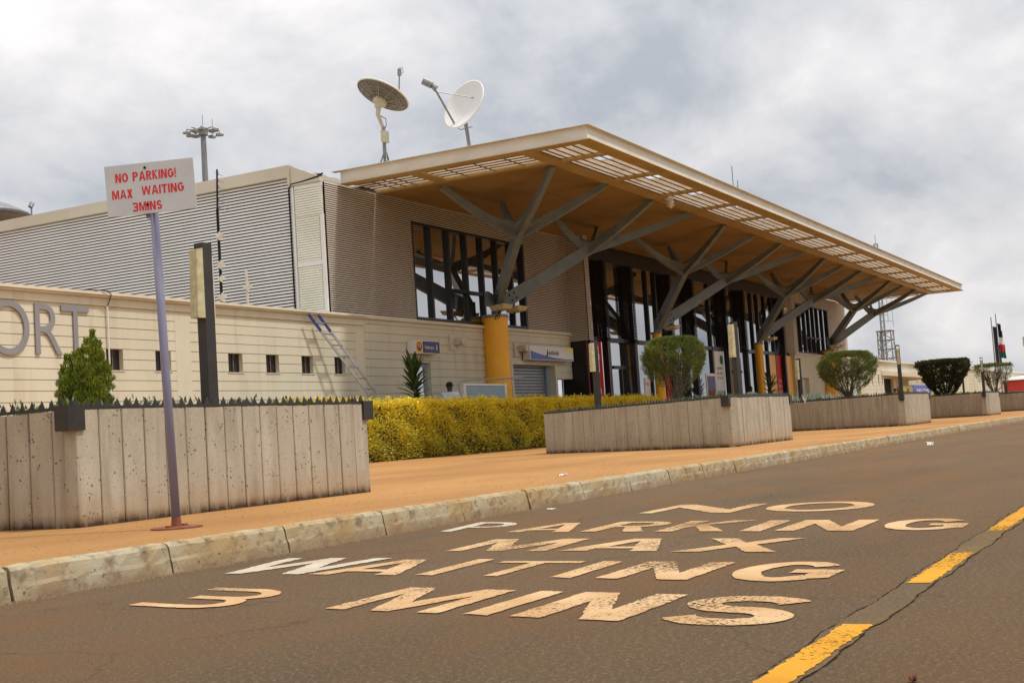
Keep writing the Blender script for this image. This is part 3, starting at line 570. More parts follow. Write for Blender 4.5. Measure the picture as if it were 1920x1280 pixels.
# --- long low right wing, Y 19.3
RZ = [3.48-.25*k for k in range(14)]
rsl = [(86.3,86.6,2.35,3.0),(88.2,88.5,2.35,3.0),(89.3,89.6,2.35,3.0)]; ent = (89.9,93.0,0,2.75)
m_ = MB(); wallbox(m_,83.1,190,19.33,19.6,0,3.86,rsl+[ent]); boards(m_,83.1,190,19.30,RZ,3.86,0,rsl+[ent],.02); fw = part(m_,'wall','cream',label='cream boarded wall of the long low right wing')
m_ = MB(); m_.box(83.1,190,19.15,19.7,3.864,3.99); sub(m_,'cornice','cream_trim',fw)
for h in rsl: m_ = MB(); m_.box(h[0],h[1],19.54,19.58,h[2],h[3]); part(m_,'window','dark')
m_ = MB(); m_.box(ent[0],ent[1],19.5,19.59,0,2.74); part(m_,'entrance','dark')
m_ = MB(); m_.hexa([(89.4,19.28,2.95),(97.5,17.0,2.62),(98.3,17.2,2.62),(98.3,19.28,2.62)],[(89.4,19.28,3.25),(97.5,17.0,2.78),(98.3,17.2,2.78),(98.3,19.28,3.2)]); part(m_,'awning','offwhite')

# --- canopy
CX0,CX1,CY0 = 27.76,81.95,12.35; SZ = 7.49
cn = MB()   # perimeter channel: front and two sides, web set back between two flanges
cn.box(CX0+.10,CX1-.10,CY0+.10,CY0+.14,SZ+.015,7.845); cn.box(CX0,CX1,CY0,CY0+.16,7.846,7.86)
cn.box(CX0+.10,CX0+.14,CY0+.141,19.68,SZ+.015,7.845); cn.box(CX0,CX0+.16,CY0+.161,19.9,7.846,7.86)
cn.box(CX1-.14,CX1-.10,CY0+.141,19.68,SZ+.015,7.845); cn.box(CX1-.16,CX1,CY0+.161,19.9,7.846,7.86)
canopy = part(cn,'canopy','fascia')
m_ = MB(); m_.box(CX0,CX1,CY0,CY0+.45,SZ,SZ+.014); m_.box(CX0,CX0+.38,CY0+.451,19.66,SZ,SZ+.014); m_.box(CX1-.38,CX1,CY0+.451,19.66,SZ,SZ+.014); sub(m_,'lower_flange','bounce_brown',canopy)
# cross bars of the skylight strips
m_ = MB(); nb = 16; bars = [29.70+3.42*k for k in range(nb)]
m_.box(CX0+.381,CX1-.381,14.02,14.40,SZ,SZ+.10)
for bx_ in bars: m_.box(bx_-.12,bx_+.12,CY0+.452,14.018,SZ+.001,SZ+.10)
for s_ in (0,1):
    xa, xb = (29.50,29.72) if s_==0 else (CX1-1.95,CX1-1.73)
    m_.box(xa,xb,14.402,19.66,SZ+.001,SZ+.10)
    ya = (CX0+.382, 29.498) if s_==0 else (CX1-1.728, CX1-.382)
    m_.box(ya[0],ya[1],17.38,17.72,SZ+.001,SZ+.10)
sub(m_,'skylight_frame','bounce_brown',canopy)
for k in range(nb+1):
    xa = CX0+.40 if k==0 else bars[k-1]+.13; xb = CX1-.40 if k==nb else bars[k]-.13
    m_ = MB(); ys = [12.83,13.10,13.36,13.62,13.84]
    for i,yy in enumerate(ys):
        wdt = .245 if i<3 else .20; xe = xb if i else xb-.02
        if i in (0,1) and 0<k: m_.box(xa+.75,xb,yy,yy+wdt,7.560,7.575)
        else: m_.box(xa,xb,yy,yy+wdt,7.560,7.575)
    sb_ = sub(m_,'skylight_blades','blade',canopy); m_ = MB()
    for yy in ys[1:]+[14.0]: m_.box(xa-.01,xb+.01,yy-.035,yy-.005,7.535,7.556)  # added strips draw the dark blade edges and their shadows
    sub(m_,'skylight_shade_bars','shade_brown',canopy)
for xa,xb in ((CX0+.40,29.49),(CX1-1.72,CX1-.40)):
    for ya,yb in ((14.42,17.36),(17.74,19.62)):
        m_ = MB(); n_ = 5
        for i in range(n_): x0_ = xa+(xb-xa)*i/n_; m_.box(x0_,x0_+(xb-xa)/n_-.03,ya,yb,7.560,7.575)
        sub(m_,'skylight_blades','blade',canopy); m_ = MB()
        for i in range(1,n_): x0_ = xa+(xb-xa)*i/n_; m_.box(x0_-.035,x0_-.005,ya-.01,yb+.01,7.535,7.556)
        for yy in (ya+.6,(ya+yb)/2,yb-.6): m_.box(xa,xb,yy-.012,yy+.012,7.515,7.534)
        sub(m_,'skylight_shade_bars','shade_brown',canopy)
# soffit panels with seams
m_ = MB(); xs = [29.73]+[31.41+3.42*k for k in range(15)]+[CX1-1.96]; yl = [14.405,16.2,18.0,19.69]
for i in range(len(xs)-1):
    for j in range(3):
        a,b,c,d = xs[i]+.006,xs[i+1]-.006,yl[j]+.006,yl[j+1]-.006; zz = SZ+.02
        n_=4; o_=len(m_.v)
        for p_ in range(n_+1):
            for q_ in range(n_+1):
                sx_ = math.sin(math.pi*p_/n_)*math.sin(math.pi*q_/n_); m_.v.append((a+(b-a)*p_/n_, c+(d-c)*q_/n_, zz+.035*sx_))
        for p_ in range(n_):
            for q_ in range(n_): m_.f.append((o_+p_*(n_+1)+q_, o_+p_*(n_+1)+q_+1, o_+(p_+1)*(n_+1)+q_+1, o_+(p_+1)*(n_+1)+q_))
sub(m_,'soffit','soffit',canopy,True)
m_ = MB(); m_.box(29.73,CX1-1.96,14.41,19.9,7.60,7.62); m_.box(29.73,CX1-1.96,14.41,20.8,7.80,7.84); sub(m_,'roof_deck','parapet',canopy)
m_ = MB(); m_.box(41.74,70,19.7,20.12,7.492,7.51); part(m_,'head_beam','black')

# --- columns with branching struts
def column(cx, wide, idx):
    rad = .41 if wide else .205; m_ = MB(); m_.lathe((cx,19.45,0),(0,0,1),[(rad,KZ),(rad,4.27)],40); o = part(m_,'column','yellow',label=None,smooth=True)
    m_ = MB(); m_.lathe((cx,19.45,0),(0,0,1),[(0,4.271),(rad+.02,4.271),(rad+.03,4.30),(rad+.03,4.36),(0,4.36)],32); sub(m_,'column_cap','galv',o)
    hx, hy = cx-.05, 19.35; head = Vector((hx,hy,4.36)); m_ = MB(); m_.tube([(hx,hy,4.3),(hx,hy,4.85)],.15,12)
    A = Vector((cx-2.40,17.17,6.40)); Bn = Vector((cx+2.45,17.17,6.40)); tops = lambda i,y: Vector((cx-.35+(-5.13+3.42*i) if y<16 else cx-.15+(-5.13+3.45*i), y, 7.50))
    h0 = Vector((hx,hy-.02,4.62)); th_ = .17
    def curve_beam(p0,p1,w0,h0_,w1,h1,sag=.0,n=6):
        pts = []
        for i in range(n+1):
            t = i/n; p = p0.lerp(p1,t); p.z += sag*math.sin(math.pi*t); pts.append((p, w0+(w1-w0)*t, h0_+(h1-h0_)*t))
        for i in range(n): m_.beam(pts[i][0],pts[i+1][0]+(pts[i+1][0]-pts[i][0])*.02,pts[i][1],pts[i][2],pts[i+1][1],pts[i+1][2])
    for nd, mi, ot in ((A,[0,1],[0,1]),(Bn,[2,3],[2,3])):
        d_ = (nd-h0); curve_beam(h0,nd+d_*.04,th_*1.2,.44,th_*1.2,.36,0,4)
        for i in mi:
            t_ = tops(i,14.40); curve_beam(nd-(t_-nd).normalized()*.10,t_,th_,.34,.13,.16,-.06)
        for i in ot:
            t_ = tops(i,17.95); curve_beam(nd-(t_-nd).normalized()*.10,t_,.16,.34,.11,.15,-.12)
        # gusset blades where the limbs meet
        for (p,q_) in ((tops(mi[0],14.4),tops(mi[1],14.4)),(tops(mi[0],14.4),tops(mi[0],17.95)),(tops(mi[1],17.95),tops(mi[1],14.4))):
            a_ = nd+(p-nd)*.34; b_ = nd+(q_-nd)*.34; c_ = nd+((p+q_)/2-nd)*.20; nrm = (a_-nd).cross(b_-nd).normalized()*.055
            m_.add([nd-nrm,a_-nrm,c_-nrm,b_-nrm,nd+nrm,a_+nrm,c_+nrm,b_+nrm],[(0,1,2,3),(4,7,6,5),(0,4,5,1),(1,5,6,2),(2,6,7,3),(3,7,4,0)])
    tr = sub(m_,'branch_struts','steel',o)
    # bolted cheek plates
    m_ = MB()
    for nd in (A,Bn):
        d_ = (nd-h0).normalized(); s_ = d_.cross(Vector((0,0,1))).normalized(); u_ = s_.cross(d_); c_ = h0+d_*.62
        for sg in (-1,1):
            for p,q_ in ((-.09,.09),(.09,.09),(-.09,-.09),(.09,-.09)):
                b_ = c_+d_*p+u_*q_+s_*sg*.11; m_.lathe(b_,s_*sg,[(.03,0),(.03,.02),(0,.02)],8)
    sub(m_,'bolts','dark',o)
    if wide:
        m_ = MB(); sg = -1
        for dx_ in ((-1,) ):
            a_ = Vector((hx,hy-.1,4.72)); b_ = a_+Vector((dx_*.75,.0,.10)) if idx==0 else a_+Vector((-.75,0,.12)); m_.beam(a_,b_,.12,.30,.12,.46,(0,0,1))
        st = sub(m_,'stub_arm','steel',o)
    for dx_, z_ in ((-.50,4.52),(.50,4.52)) if wide else ((.42,4.50),):
        m_ = MB(); X_ = cx+dx_; m_.hexa([(X_-.26,18.72,z_-.05),(X_+.26,18.72,z_-.05),(X_+.26,19.12,z_-.10),(X_-.26,19.12,z_-.10)],[(X_-.34,18.66,z_+.09),(X_+.34,18.66,z_+.09),(X_+.30,19.18,z_+.05),(X_-.30,19.18,z_+.05)]); fl = part(m_,'floodlight','lampcase')
        m_ = MB(); m_.tube([(X_,18.95,z_-.06),(X_-.05*dx_,19.1,z_-.25),(cx+dx_*.6,19.2,z_-.22)],.018,6); m_.tube([(X_+.05,19.0,z_-.08),(X_+.09,19.05,z_-.3),(X_-.02,19.15,z_-.33),(cx+dx_*.4,19.25,z_-.18)],.012,6); sub(m_,'bracket','dark',fl)
    return o
for i, cx in enumerate((35.42,49.04,62.66,76.25)): column(cx, i in (0,3), i)

# ------------------------------------------------------------------ wall lettering
o = thing('wall_lettering',(16.4,19.22,2.7),'large grey metal letters O, R and T at the left end of the cream wall','lettering'); OL = tuple(o.location)
for s_,x0,x1 in (('O',16.02,16.98),('R',17.12,17.76),('T',17.76,18.46)):
    m_ = MB(); put_text(m_, s_, (x0,19.262,2.69 if s_!='O' else 2.66), (x1-x0,0,0), (0,0,.96 if s_!='O' else 1.02), -.006, (0,.03,0)); m_.build('letter',M['greyletter'],o,OL)

# ------------------------------------------------------------------ wall things
# ladder
o = thing('ladder',(28.2,18.35,KZ),'silver ladder with blue top ends leaning against the cream wall under its cornice','ladder')
def lp(t,s_): # t 0 bottom,1 top
    return Vector((28.45-3.05*t + s_*.40, 18.2+.93*t, KZ+3.69*t))
for s_ in (0,1):
    m_ = MB(); m_.beam(lp(0,s_),lp(.89,s_),.030,.065); m_.build('rail',M['alu'],o,o.location)
    m_ = MB(); m_.beam(lp(.891,s_),lp(1,s_),.032,.065); m_.build('rail_end',M['ladderblue'],o,o.location)
for k in range(13):
    t = .04+k*.0755; m_ = MB(); m_.beam(lp(t,0),lp(t,1),.050,.035); m_.build('rung',M['galv'],o,o.location)
# sign by the door
def boxsign(name,label,x0,x1,z0,z1,y0,y1,mm='white'):
    o = thing(name,((x0+x1)/2,y1,z0),label,'sign'); m_ = MB(); m_.box(x0,x1,y0,y1,z0,z1); m_.build('sign_box',M[mm],o,o.location); return o
o = boxsign('restroom_sign','small navy and amber light box sign on the cream wall above the spiky plant',30.62,31.95,3.05,3.42,19.42,19.68)
m_ = MB(); m_.box(30.66,31.02,19.412,19.419,3.07,3.40); m_.build('amber_panel',M['amber'],o,o.location)
m_ = MB(); m_.box(31.022,31.93,19.411,19.419,3.07,3.40); m_.build('navy_panel',M['navy'],o,o.location)
m_ = MB(); put_text(m_,'Washrooms',(31.12,19.407,3.18),(.50,0,0),(0,0,.10),.01); m_.build('lettering',M['white'],o,o.location); m_=MB(); m_.tube([(31.76,19.409,3.16),(31.76,19.409,3.26)],.022,6); m_.tube([(31.76,19.409,3.26),(31.76,19.409,3.31)],.018,6); m_.build('person_icon',M['white'],o,o.location)
m_ = MB(); m_.lathe((30.84,19.410,3.24),(0,-1,0),[(.13,0),(.13,.004),(.095,.004)],24); m_.lathe((30.84,19.410,3.22),(0,-1,0),[(0.0,.003),(.07,.003),(.05,.006)],16); m_.build('emblem',M['navy'],o,o.location)
m_ = MB(); put_text(m_,'eco',(30.79,19.402,3.21),(.10,0,0),(0,0,.05),.01); m_.build('emblem_letters',M['white'],o,o.location)
# airline sign
o = boxsign('airline_sign','white sign with a blue wave and script lettering above the roller shutter',37.55,40.85,3.0,3.47,19.38,19.64)
y_ = 19.374; m_ = MB(); n_=16; top=[]; 
for i in range(n_+1): t=i/n_; top.append((37.60+3.22*t,y_,3.02+.25*(1-t)**2.2+.035))
m_.add([(37.60,y_,3.02),(40.82,y_,3.02)]+top[::-1],[tuple(range(n_+3))]); m_.build('blue_wave',M['blue'],o,o.location)
m_ = MB(); pts=[]; 
for i in range(9): t=i/8; pts.append((39.7+1.12*t,y_-.001,3.45-.22*t**1.8))
m_.add([(40.82,y_-.001,3.45)]+pts[::-1],[tuple(range(10))]); m_.build('lime_corner',M['limey'],o,o.location)
m_ = MB(); put_text(m_,'Jetlink',(38.75,y_-.004,3.14),(.95,0,0),(.03,0,.20),.0); m_.tube([(38.86,y_-.004,3.36),(38.80,y_-.004,3.2),(38.72,y_-.004,3.13)],.012,5); m_.build('script_lettering',M['dark'],o,o.location)
# alarm boxes / wall lights
for x0,z0,lab in ((32.95,3.30,'grey wall lamp on a bare bracket patch left of the first yellow column'),(37.0,3.2,'small round wall lamp left of the airline sign')):
    o = thing('wall_lamp',(x0,19.68,z0),lab,'wall lamp','wall lamps on the cream wall'); m_ = MB(); m_.box(x0,x0+.30,19.64,19.695,z0-.08,z0+.36); m_.build('back_plate',M['cream_trim'],o,o.location)
    m_ = MB(); m_.box(x0+.20,x0+.56,19.40,19.638,z0+.08,z0+.26); m_.lathe((x0+.28,19.40,z0+.17),(0,-1,0),[(.11,0),(.10,.05),(0,.07)],14); m_.build('lamp_body',M['offwhite'],o,o.location)
# window advertising panels
def panel(name,label,cat,x0,x1,z0,z1,mt,group=None,txt=None,y=20.03,tm='white'):
    o = thing(name,((x0+x1)/2,y,z0),label,cat,group); m_ = MB(); m_.box(x0,x1,y,y+.04,z0,z1); m_.build('board',M[mt],o,o.location)
    if txt:
        for s_,tx,tz,tw,th_ in txt: m_ = MB(); put_text(m_,s_,(tx,y-.006,tz),(tw,0,0),(0,0,th_),.01); m_.build('lettering',M[tm],o,o.location)
    return o
panel('red_banner','tall red banner with white letters at the left end of the entrance glazing','banner',43.5,44.75,KZ+.05,3.88,'red',None,[('me',44.2,3.2,.35,.2),('n',43.62,3.1,.22,.3),('O',43.62,2.75,.22,.28),('m',43.6,2.45,.26,.22),('G',43.62,2.1,.24,.26),('r',43.6,1.85,.2,.2),('a',44.3,1.9,.22,.22),('2',43.62,1.5,.22,.26),('I',44.32,2.4,.08,.3)])
G_ = 'tall window banners right of the entrance'
panel('window_banner','tall plain yellow banner right of the third yellow column','banner',66.21,67.28,KZ,3.88,'amber',G_)
panel('window_banner','tall red banner with white lines of text between two yellow banners','banner',67.46,68.28,KZ,3.88,'red',G_,[('WE ARE',67.55,2.45,.6,.16),('GOING',67.55,2.15,.6,.16),('PLACES',67.55,1.85,.6,.16),('NOW',67.6,1.55,.5,.16)])
panel('window_banner','tall yellow banner nearest the cream wall of the right wing','banner',68.75,69.9,KZ,3.88,'amber',G_,None,19.9)
o = panel('information_poster','narrow white poster with dark pictures and a green map inside the entrance glazing','poster',57.45,58.75,KZ+.2,3.86,'white',None,[('NEWS',57.75,3.0,.7,.10),('o o',57.7,2.75,.7,.12),('o o o',57.7,2.55,.7,.1)],20.0,'dark')
m_ = MB(); m_.box(57.55,58.65,19.985,19.995,1.3,2.0); m_.build('map_picture',M['pale'],o,o.location)
m_ = MB(); m_.lathe((58.4,19.99,3.45),(0,-1,0),[(0,.004),(.22,.004)],16); m_.build('round_picture',M['flaggreen'],o,o.location)
panel('window_banner','dark red panel just right of the second yellow column','panel',51.2,51.66,KZ,3.2,'red',None,None,20.0)
panel('notice_board','white notice board with a small red mark left of the second yellow column','notice board',48.0,48.6,KZ,2.5,'white',None,[('N2',48.1,2.2,.36,.12)],19.7,'red')
o = thing('display_stand',(56,19.5,KZ+.1),'white framed display stand with a dark picture in front of the entrance','display stand')
m_ = MB(); m_.box(54.2,55.4,19.30,19.36,KZ+.5,2.72); m_.build('frame',M['white'],o,o.location); m_ = MB(); m_.box(54.3,55.3,19.288,19.298,KZ+.9,2.6); m_.build('picture',M['navy'],o,o.location)
m_ = MB(); m_.box(54.4,55.2,19.28,19.286,1.3,1.95); m_.build('orange_picture',M['rust'],o,o.location)
m_ = MB(); m_.beam((54.3,19.33,KZ+.1),(54.5,19.33,KZ+.6),.05,.05); m_.beam((55.3,19.33,KZ+.1),(55.1,19.33,KZ+.6),.05,.05); m_.build('leg',M['white'],o,o.location)
# blue-white barrier board near first column
o = thing('barrier_board',(32.0,18.0,KZ+.11),'pale blue board with a silver top rail in front of the first yellow column','barrier')
m_ = MB(); m_.box(30.85,33.1,18.0,18.04,1.0,2.03); m_.build('board',M['bluegrey'],o,o.location)
m_ = MB(); m_.box(30.75,33.25,17.98,18.06,2.031,2.08); m_.box(33.1,33.22,17.98,18.06,.27,2.03); m_.box(30.75,30.85,17.98,18.06,.27,2.03); m_.build('frame',M['white'],o,o.location)
m_ = MB(); m_.tube([(30.55,18.02,.27),(30.55,18.02,2.05),(30.62,18.02,2.14),(30.75,18.02,2.17),(33.45,18.02,2.25),(33.8,17.7,2.27)],.022,8); m_.tube([(33.1,18.02,2.23),(33.1,18.02,2.08)],.015,6); m_.build('rail',M['alu'],o,o.location)

# ------------------------------------------------------------------ planters
def planter(cx, idx, labels):
    quad = [(3.45,5.1),(0,0),(3.46,0),(6.9,5.1)] if idx else [(-.15,5.2),(0,0),(3.46,0),(3.6,5.2)]
    o = thing('planter',(cx,6.75,KZ),labels,'planter','concrete planters along the pavement'); m_ = MB(); rr = random.Random(idx+11)
    edges = [(quad[0],quad[1],16 if idx else 24),(quad[1],quad[2],16),(quad[2],quad[3],16),(quad[3],quad[0],10)]
    cxm = sum(q_[0] for q_ in quad)/4; cym = sum(q_[1] for q_ in quad)/4; zt = .80; rim = MB(); spk = MB()
    for ei,(a,b,n) in enumerate(edges):
        a = Vector((*a,0)); b = Vector((*b,0)); d = (b-a); ln = d.length; d.normalize(); nr = Vector((-d.y,d.x,0))
        if nr.dot(Vector((cxm,cym,0))-a) < 0: nr = -nr
        m_.hexa([a+nr*.012,b+nr*.012,b+nr*.16,a+nr*.16],[p+Vector((0,0,zt-.006)) for p in (a+nr*.012,b+nr*.012,b+nr*.16,a+nr*.16)])
        for k in range(n):
            g_ = .005 if n == 16 and ei == 1 else .007; s0 = a+d*(ln*k/n+g_); s1 = a+d*(ln*(k+1)/n-g_); of = rr.uniform(-.004,.003); ch = .006
            p = [s0+nr*(of+ch),s0+d*ch+nr*of,s1-d*ch+nr*of,s1+nr*(of+ch),s1+nr*.011,s0+nr*.011]; z1 = zt+rr.uniform(-.004,.004); o_=len(m_.v)
            m_.v += [tuple(v) for v in p]+[tuple(v+Vector((0,0,z1))) for v in p]; m_.f.append(tuple(o_+6+i for i in range(6)))
            for i in range(6): m_.f.append((o_+i,o_+(i+1)%6,o_+6+(i+1)%6,o_+6+i))
        rim.hexa([a+nr*.0+Vector((0,0,zt+.006)),b+Vector((0,0,zt+.006)),b+nr*.05+Vector((0,0,zt+.006)),a+nr*.05+Vector((0,0,zt+.006))],[q_+Vector((0,0,zt+.026)) for q_ in (a,b,b+nr*.05,a+nr*.05)])
        ns = int(ln/.092); pts = []
        for k in range(ns):
            for t_, h_ in ((.0,.030),(.22,.030),(.50,.085),(.78,.030)): pts.append((a+d*((k+t_)*ln/ns)+nr*.02, h_-.003*(h_<.05)+rr.uniform(-.003,.003)*(h_>.05)))
        o_ = len(rim.v)
        for p_, h_ in pts:
            for off in (0,.012): rim.v.append(tuple(p_+nr*off+Vector((0,0,zt+.020)))); rim.v.append(tuple(p_+nr*(off if h_<.05 else .006)+Vector((0,0,zt+h_))))
        for k in range(len(pts)-1):
            q0,q1 = o_+4*k,o_+4*(k+1); rim.f += [(q0,q1,q1+1,q0+1),(q0+2,q0+3,q1+3,q1+2),(q0+1,q1+1,q1+3,q0+3)]
    m_.build('concrete_wall',M['concrete'],o); rim.build('spiked_rim_rail',M['rim'],o)
    for q_ in quad[1:3]: m_ = MB(); m_.box(q_[0]-.075,q_[0]+.075,q_[1]-.02,q_[1]+.11,.66,.832); m_.build('corner_bracket',M['rim'],o)
    m_ = MB(); pin = [(q_[0]+(cxm-q_[0])*.03,q_[1]+(cym-q_[1])*.03) for q_ in quad]; m_.add([(x_,y_,.74) for x_,y_ in pin],[(0,1,2,3)]); m_.build('soil',M['soil'],o)
    # low ground cover
    n = [900,700,500,250,150,120][idx]; P = []
    qa = np.array(quad); uu = RNG.random((n,2)); base = (1-uu[:,:1])*(1-uu[:,1:])*qa[1]+uu[:,:1]*(1-uu[:,1:])*qa[2]+uu[:,:1]*uu[:,1:]*qa[3]+(1-uu[:,:1])*uu[:,1:]*qa[0]
    base = base*.92+np.array([cxm,cym])*.08; P3 = np.repeat(np.c_[base, np.full(n,.75)+RNG.uniform(0,.10,n)],7,0)+RNG.normal(0,.018,(n*7,3))
    V,Fc = leaves(P3, np.tile([0,0,1.0],(len(P3),1)), .055, .02, .5); gc = npmesh('ground_cover',V,Fc,M['cover'],o); return o
pl = ['nearest pitted concrete planter behind the no parking sign, with a golden conifer','second concrete planter from the left, holding the big round olive bush','third concrete planter, holding the bush in front of the last yellow column','fourth concrete planter, holding the dark bowl-shaped bush','fifth concrete planter, behind the second last lamp at the right edge','farthest concrete planter at the right edge']
PX = [6.30,19.93,33.55,47.40,61.0,74.65]
for i, px_ in enumerate(PX): planter(px_, i, pl[i])

# ------------------------------------------------------------------ hedge
def hedge(name,label,x0,x1,y0,y1,z0,z1,n,ls,mt='hedge',grp=None):
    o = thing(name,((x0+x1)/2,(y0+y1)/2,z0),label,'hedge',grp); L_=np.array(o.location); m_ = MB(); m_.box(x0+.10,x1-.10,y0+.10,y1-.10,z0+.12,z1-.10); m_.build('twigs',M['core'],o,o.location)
    W,Dp,Hh = x1-x0,y1-y0,z1-z0; ar = np.array([W*Hh*1.6,W*Dp,Dp*Hh*1.4]); c_ = (ar/ar.sum()*n).astype(int)
    def rag(P,ax,base,sgn):
        f = .05*np.sin(P[:,0]*1.9+1)+.04*np.sin(P[:,0]*5.3+P[:,2]*4)+.03*np.sin(P[:,2]*9+P[:,0]*2.2+P[:,1]*7)
        P[:,ax] = base+sgn*(f+RNG.uniform(-.12,.03,len(P))); return P
    A = np.c_[RNG.uniform(x0,x1,c_[0]),np.zeros(c_[0]),z0+.02+(Hh-.02)*RNG.random(c_[0])]; A = rag(A,1,y0,-1); low=(A[:,2]-z0)/Hh; A = A[RNG.random(len(A))<np.clip(.35+low*2.2,0,1)]
    Bp = np.c_[RNG.uniform(x0,x1,c_[1]),RNG.uniform(y0,y1,c_[1]),np.zeros(c_[1])]; Bp = rag(Bp,2,z1-.02,.7)
    C_ = np.c_[np.zeros(c_[2]),RNG.uniform(y0,y1,c_[2]),RNG.uniform(z0,z1,c_[2])]; C_ = rag(C_,0,x0,-1)
    ns_=int(W*26); sx0=RNG.uniform(x0,x1,ns_); sy0=RNG.uniform(y0,y1,ns_); kk=7; hh_=RNG.uniform(.03,.16,ns_); S_=np.repeat(np.c_[sx0,sy0,np.full(ns_,z1-.02)],kk,0); S_[:,2]+=np.tile(np.linspace(0,1,kk),ns_)*np.repeat(hh_,kk); S_[:,:2]+=RNG.normal(0,.012,(len(S_),2)); Bp=np.r_[Bp,S_]
    P = np.r_[A,Bp,C_]; D = np.r_[np.tile([0,-1,.5],(len(A),1)),np.tile([0,0,1.],(len(Bp),1)),np.tile([-1,0,.4],(len(C_),1))]
    V,Fq = leaves(P-L_,D,ls,ls*.5,.7); npmesh('foliage',V,Fq,M[mt],o); return o
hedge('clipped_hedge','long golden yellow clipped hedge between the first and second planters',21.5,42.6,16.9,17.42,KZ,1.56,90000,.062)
HG = 'low golden hedges beyond the planters'
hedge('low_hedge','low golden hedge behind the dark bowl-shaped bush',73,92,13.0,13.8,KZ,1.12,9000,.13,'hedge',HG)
hedge('low_hedge','low green hedge at the right edge behind the farthest planter',98,130,12.6,13.4,KZ,1.10,5000,.16,'cover',HG)

# ------------------------------------------------------------------ bushes
def conifer(x_,y_,z_):
    """upright plumes leaning outwards: a tall one right of centre, shorter ones round it"""
    o = thing('golden_conifer',(x_,y_,z_),'small golden green conifer in the nearest planter in front of the letter T','shrub'); P=[];D=[]; rr=random.Random(5); tw=MB()
    ax = Vector((RT.x,RT.y,0)).normalized(); ay = Vector((-ax.y,ax.x,0))
    plumes = [(.08,0,.84),(.035,-.04,.77),(.115,.03,.75),(-.02,-.05,.68),(-.08,0,.66),(-.125,-.04,.64),(.15,-.03,.66),(-.05,.08,.68),(.06,.10,.72),(.17,.05,.56),(-.16,.04,.52),(-.17,-.02,.52),(.175,-.03,.54),(0,-.13,.60),(.08,-.13,.54),(-.09,-.12,.50),(.14,-.11,.42),(-.15,-.10,.38),(.03,.15,.5),(-.12,.12,.4),(.0,-.17,.30),(-.165,.0,.26),(.17,.02,.28),(.10,-.17,.24),(-.10,-.17,.22)]
    for u_,v_,h_ in plumes:
        b_=(ax*u_+ay*v_); base=b_*.25; top=b_*1.0; w0=.052+.03*(1-h_); tw.tube([base,(b_*.8)+Vector((0,0,h_*.4)),top+Vector((0,0,h_*.93))],[.010,.006,.002],5)
        n=int(2300*h_+500)
        for k in range(n):
            t=rr.random()**.85; zc_=.02+h_*(.12+.88*t); cc=base.lerp(b_*1.05,min(1,t*1.6)); w_=w0*(max(0,math.sin(math.pi*min(.98,.22+t*.76))))**.8+.004
            aa=rr.uniform(0,2*math.pi); q_=w_*(.35+.65*math.sqrt(rr.random())); fl=1+.35*math.sin(zc_*70+u_*50); P.append((cc.x+math.cos(aa)*q_*fl,cc.y+math.sin(aa)*q_*fl,zc_)); D.append((math.cos(aa)*.5,math.sin(aa)*.5,1.0))
    tw.build('stems',M['bark'],o); V,Fq=leaves(P,D,.030,.0075,.22); npmesh('foliage',V,Fq,M['thuja'],o)
conifer(8.18,8.62,.88)
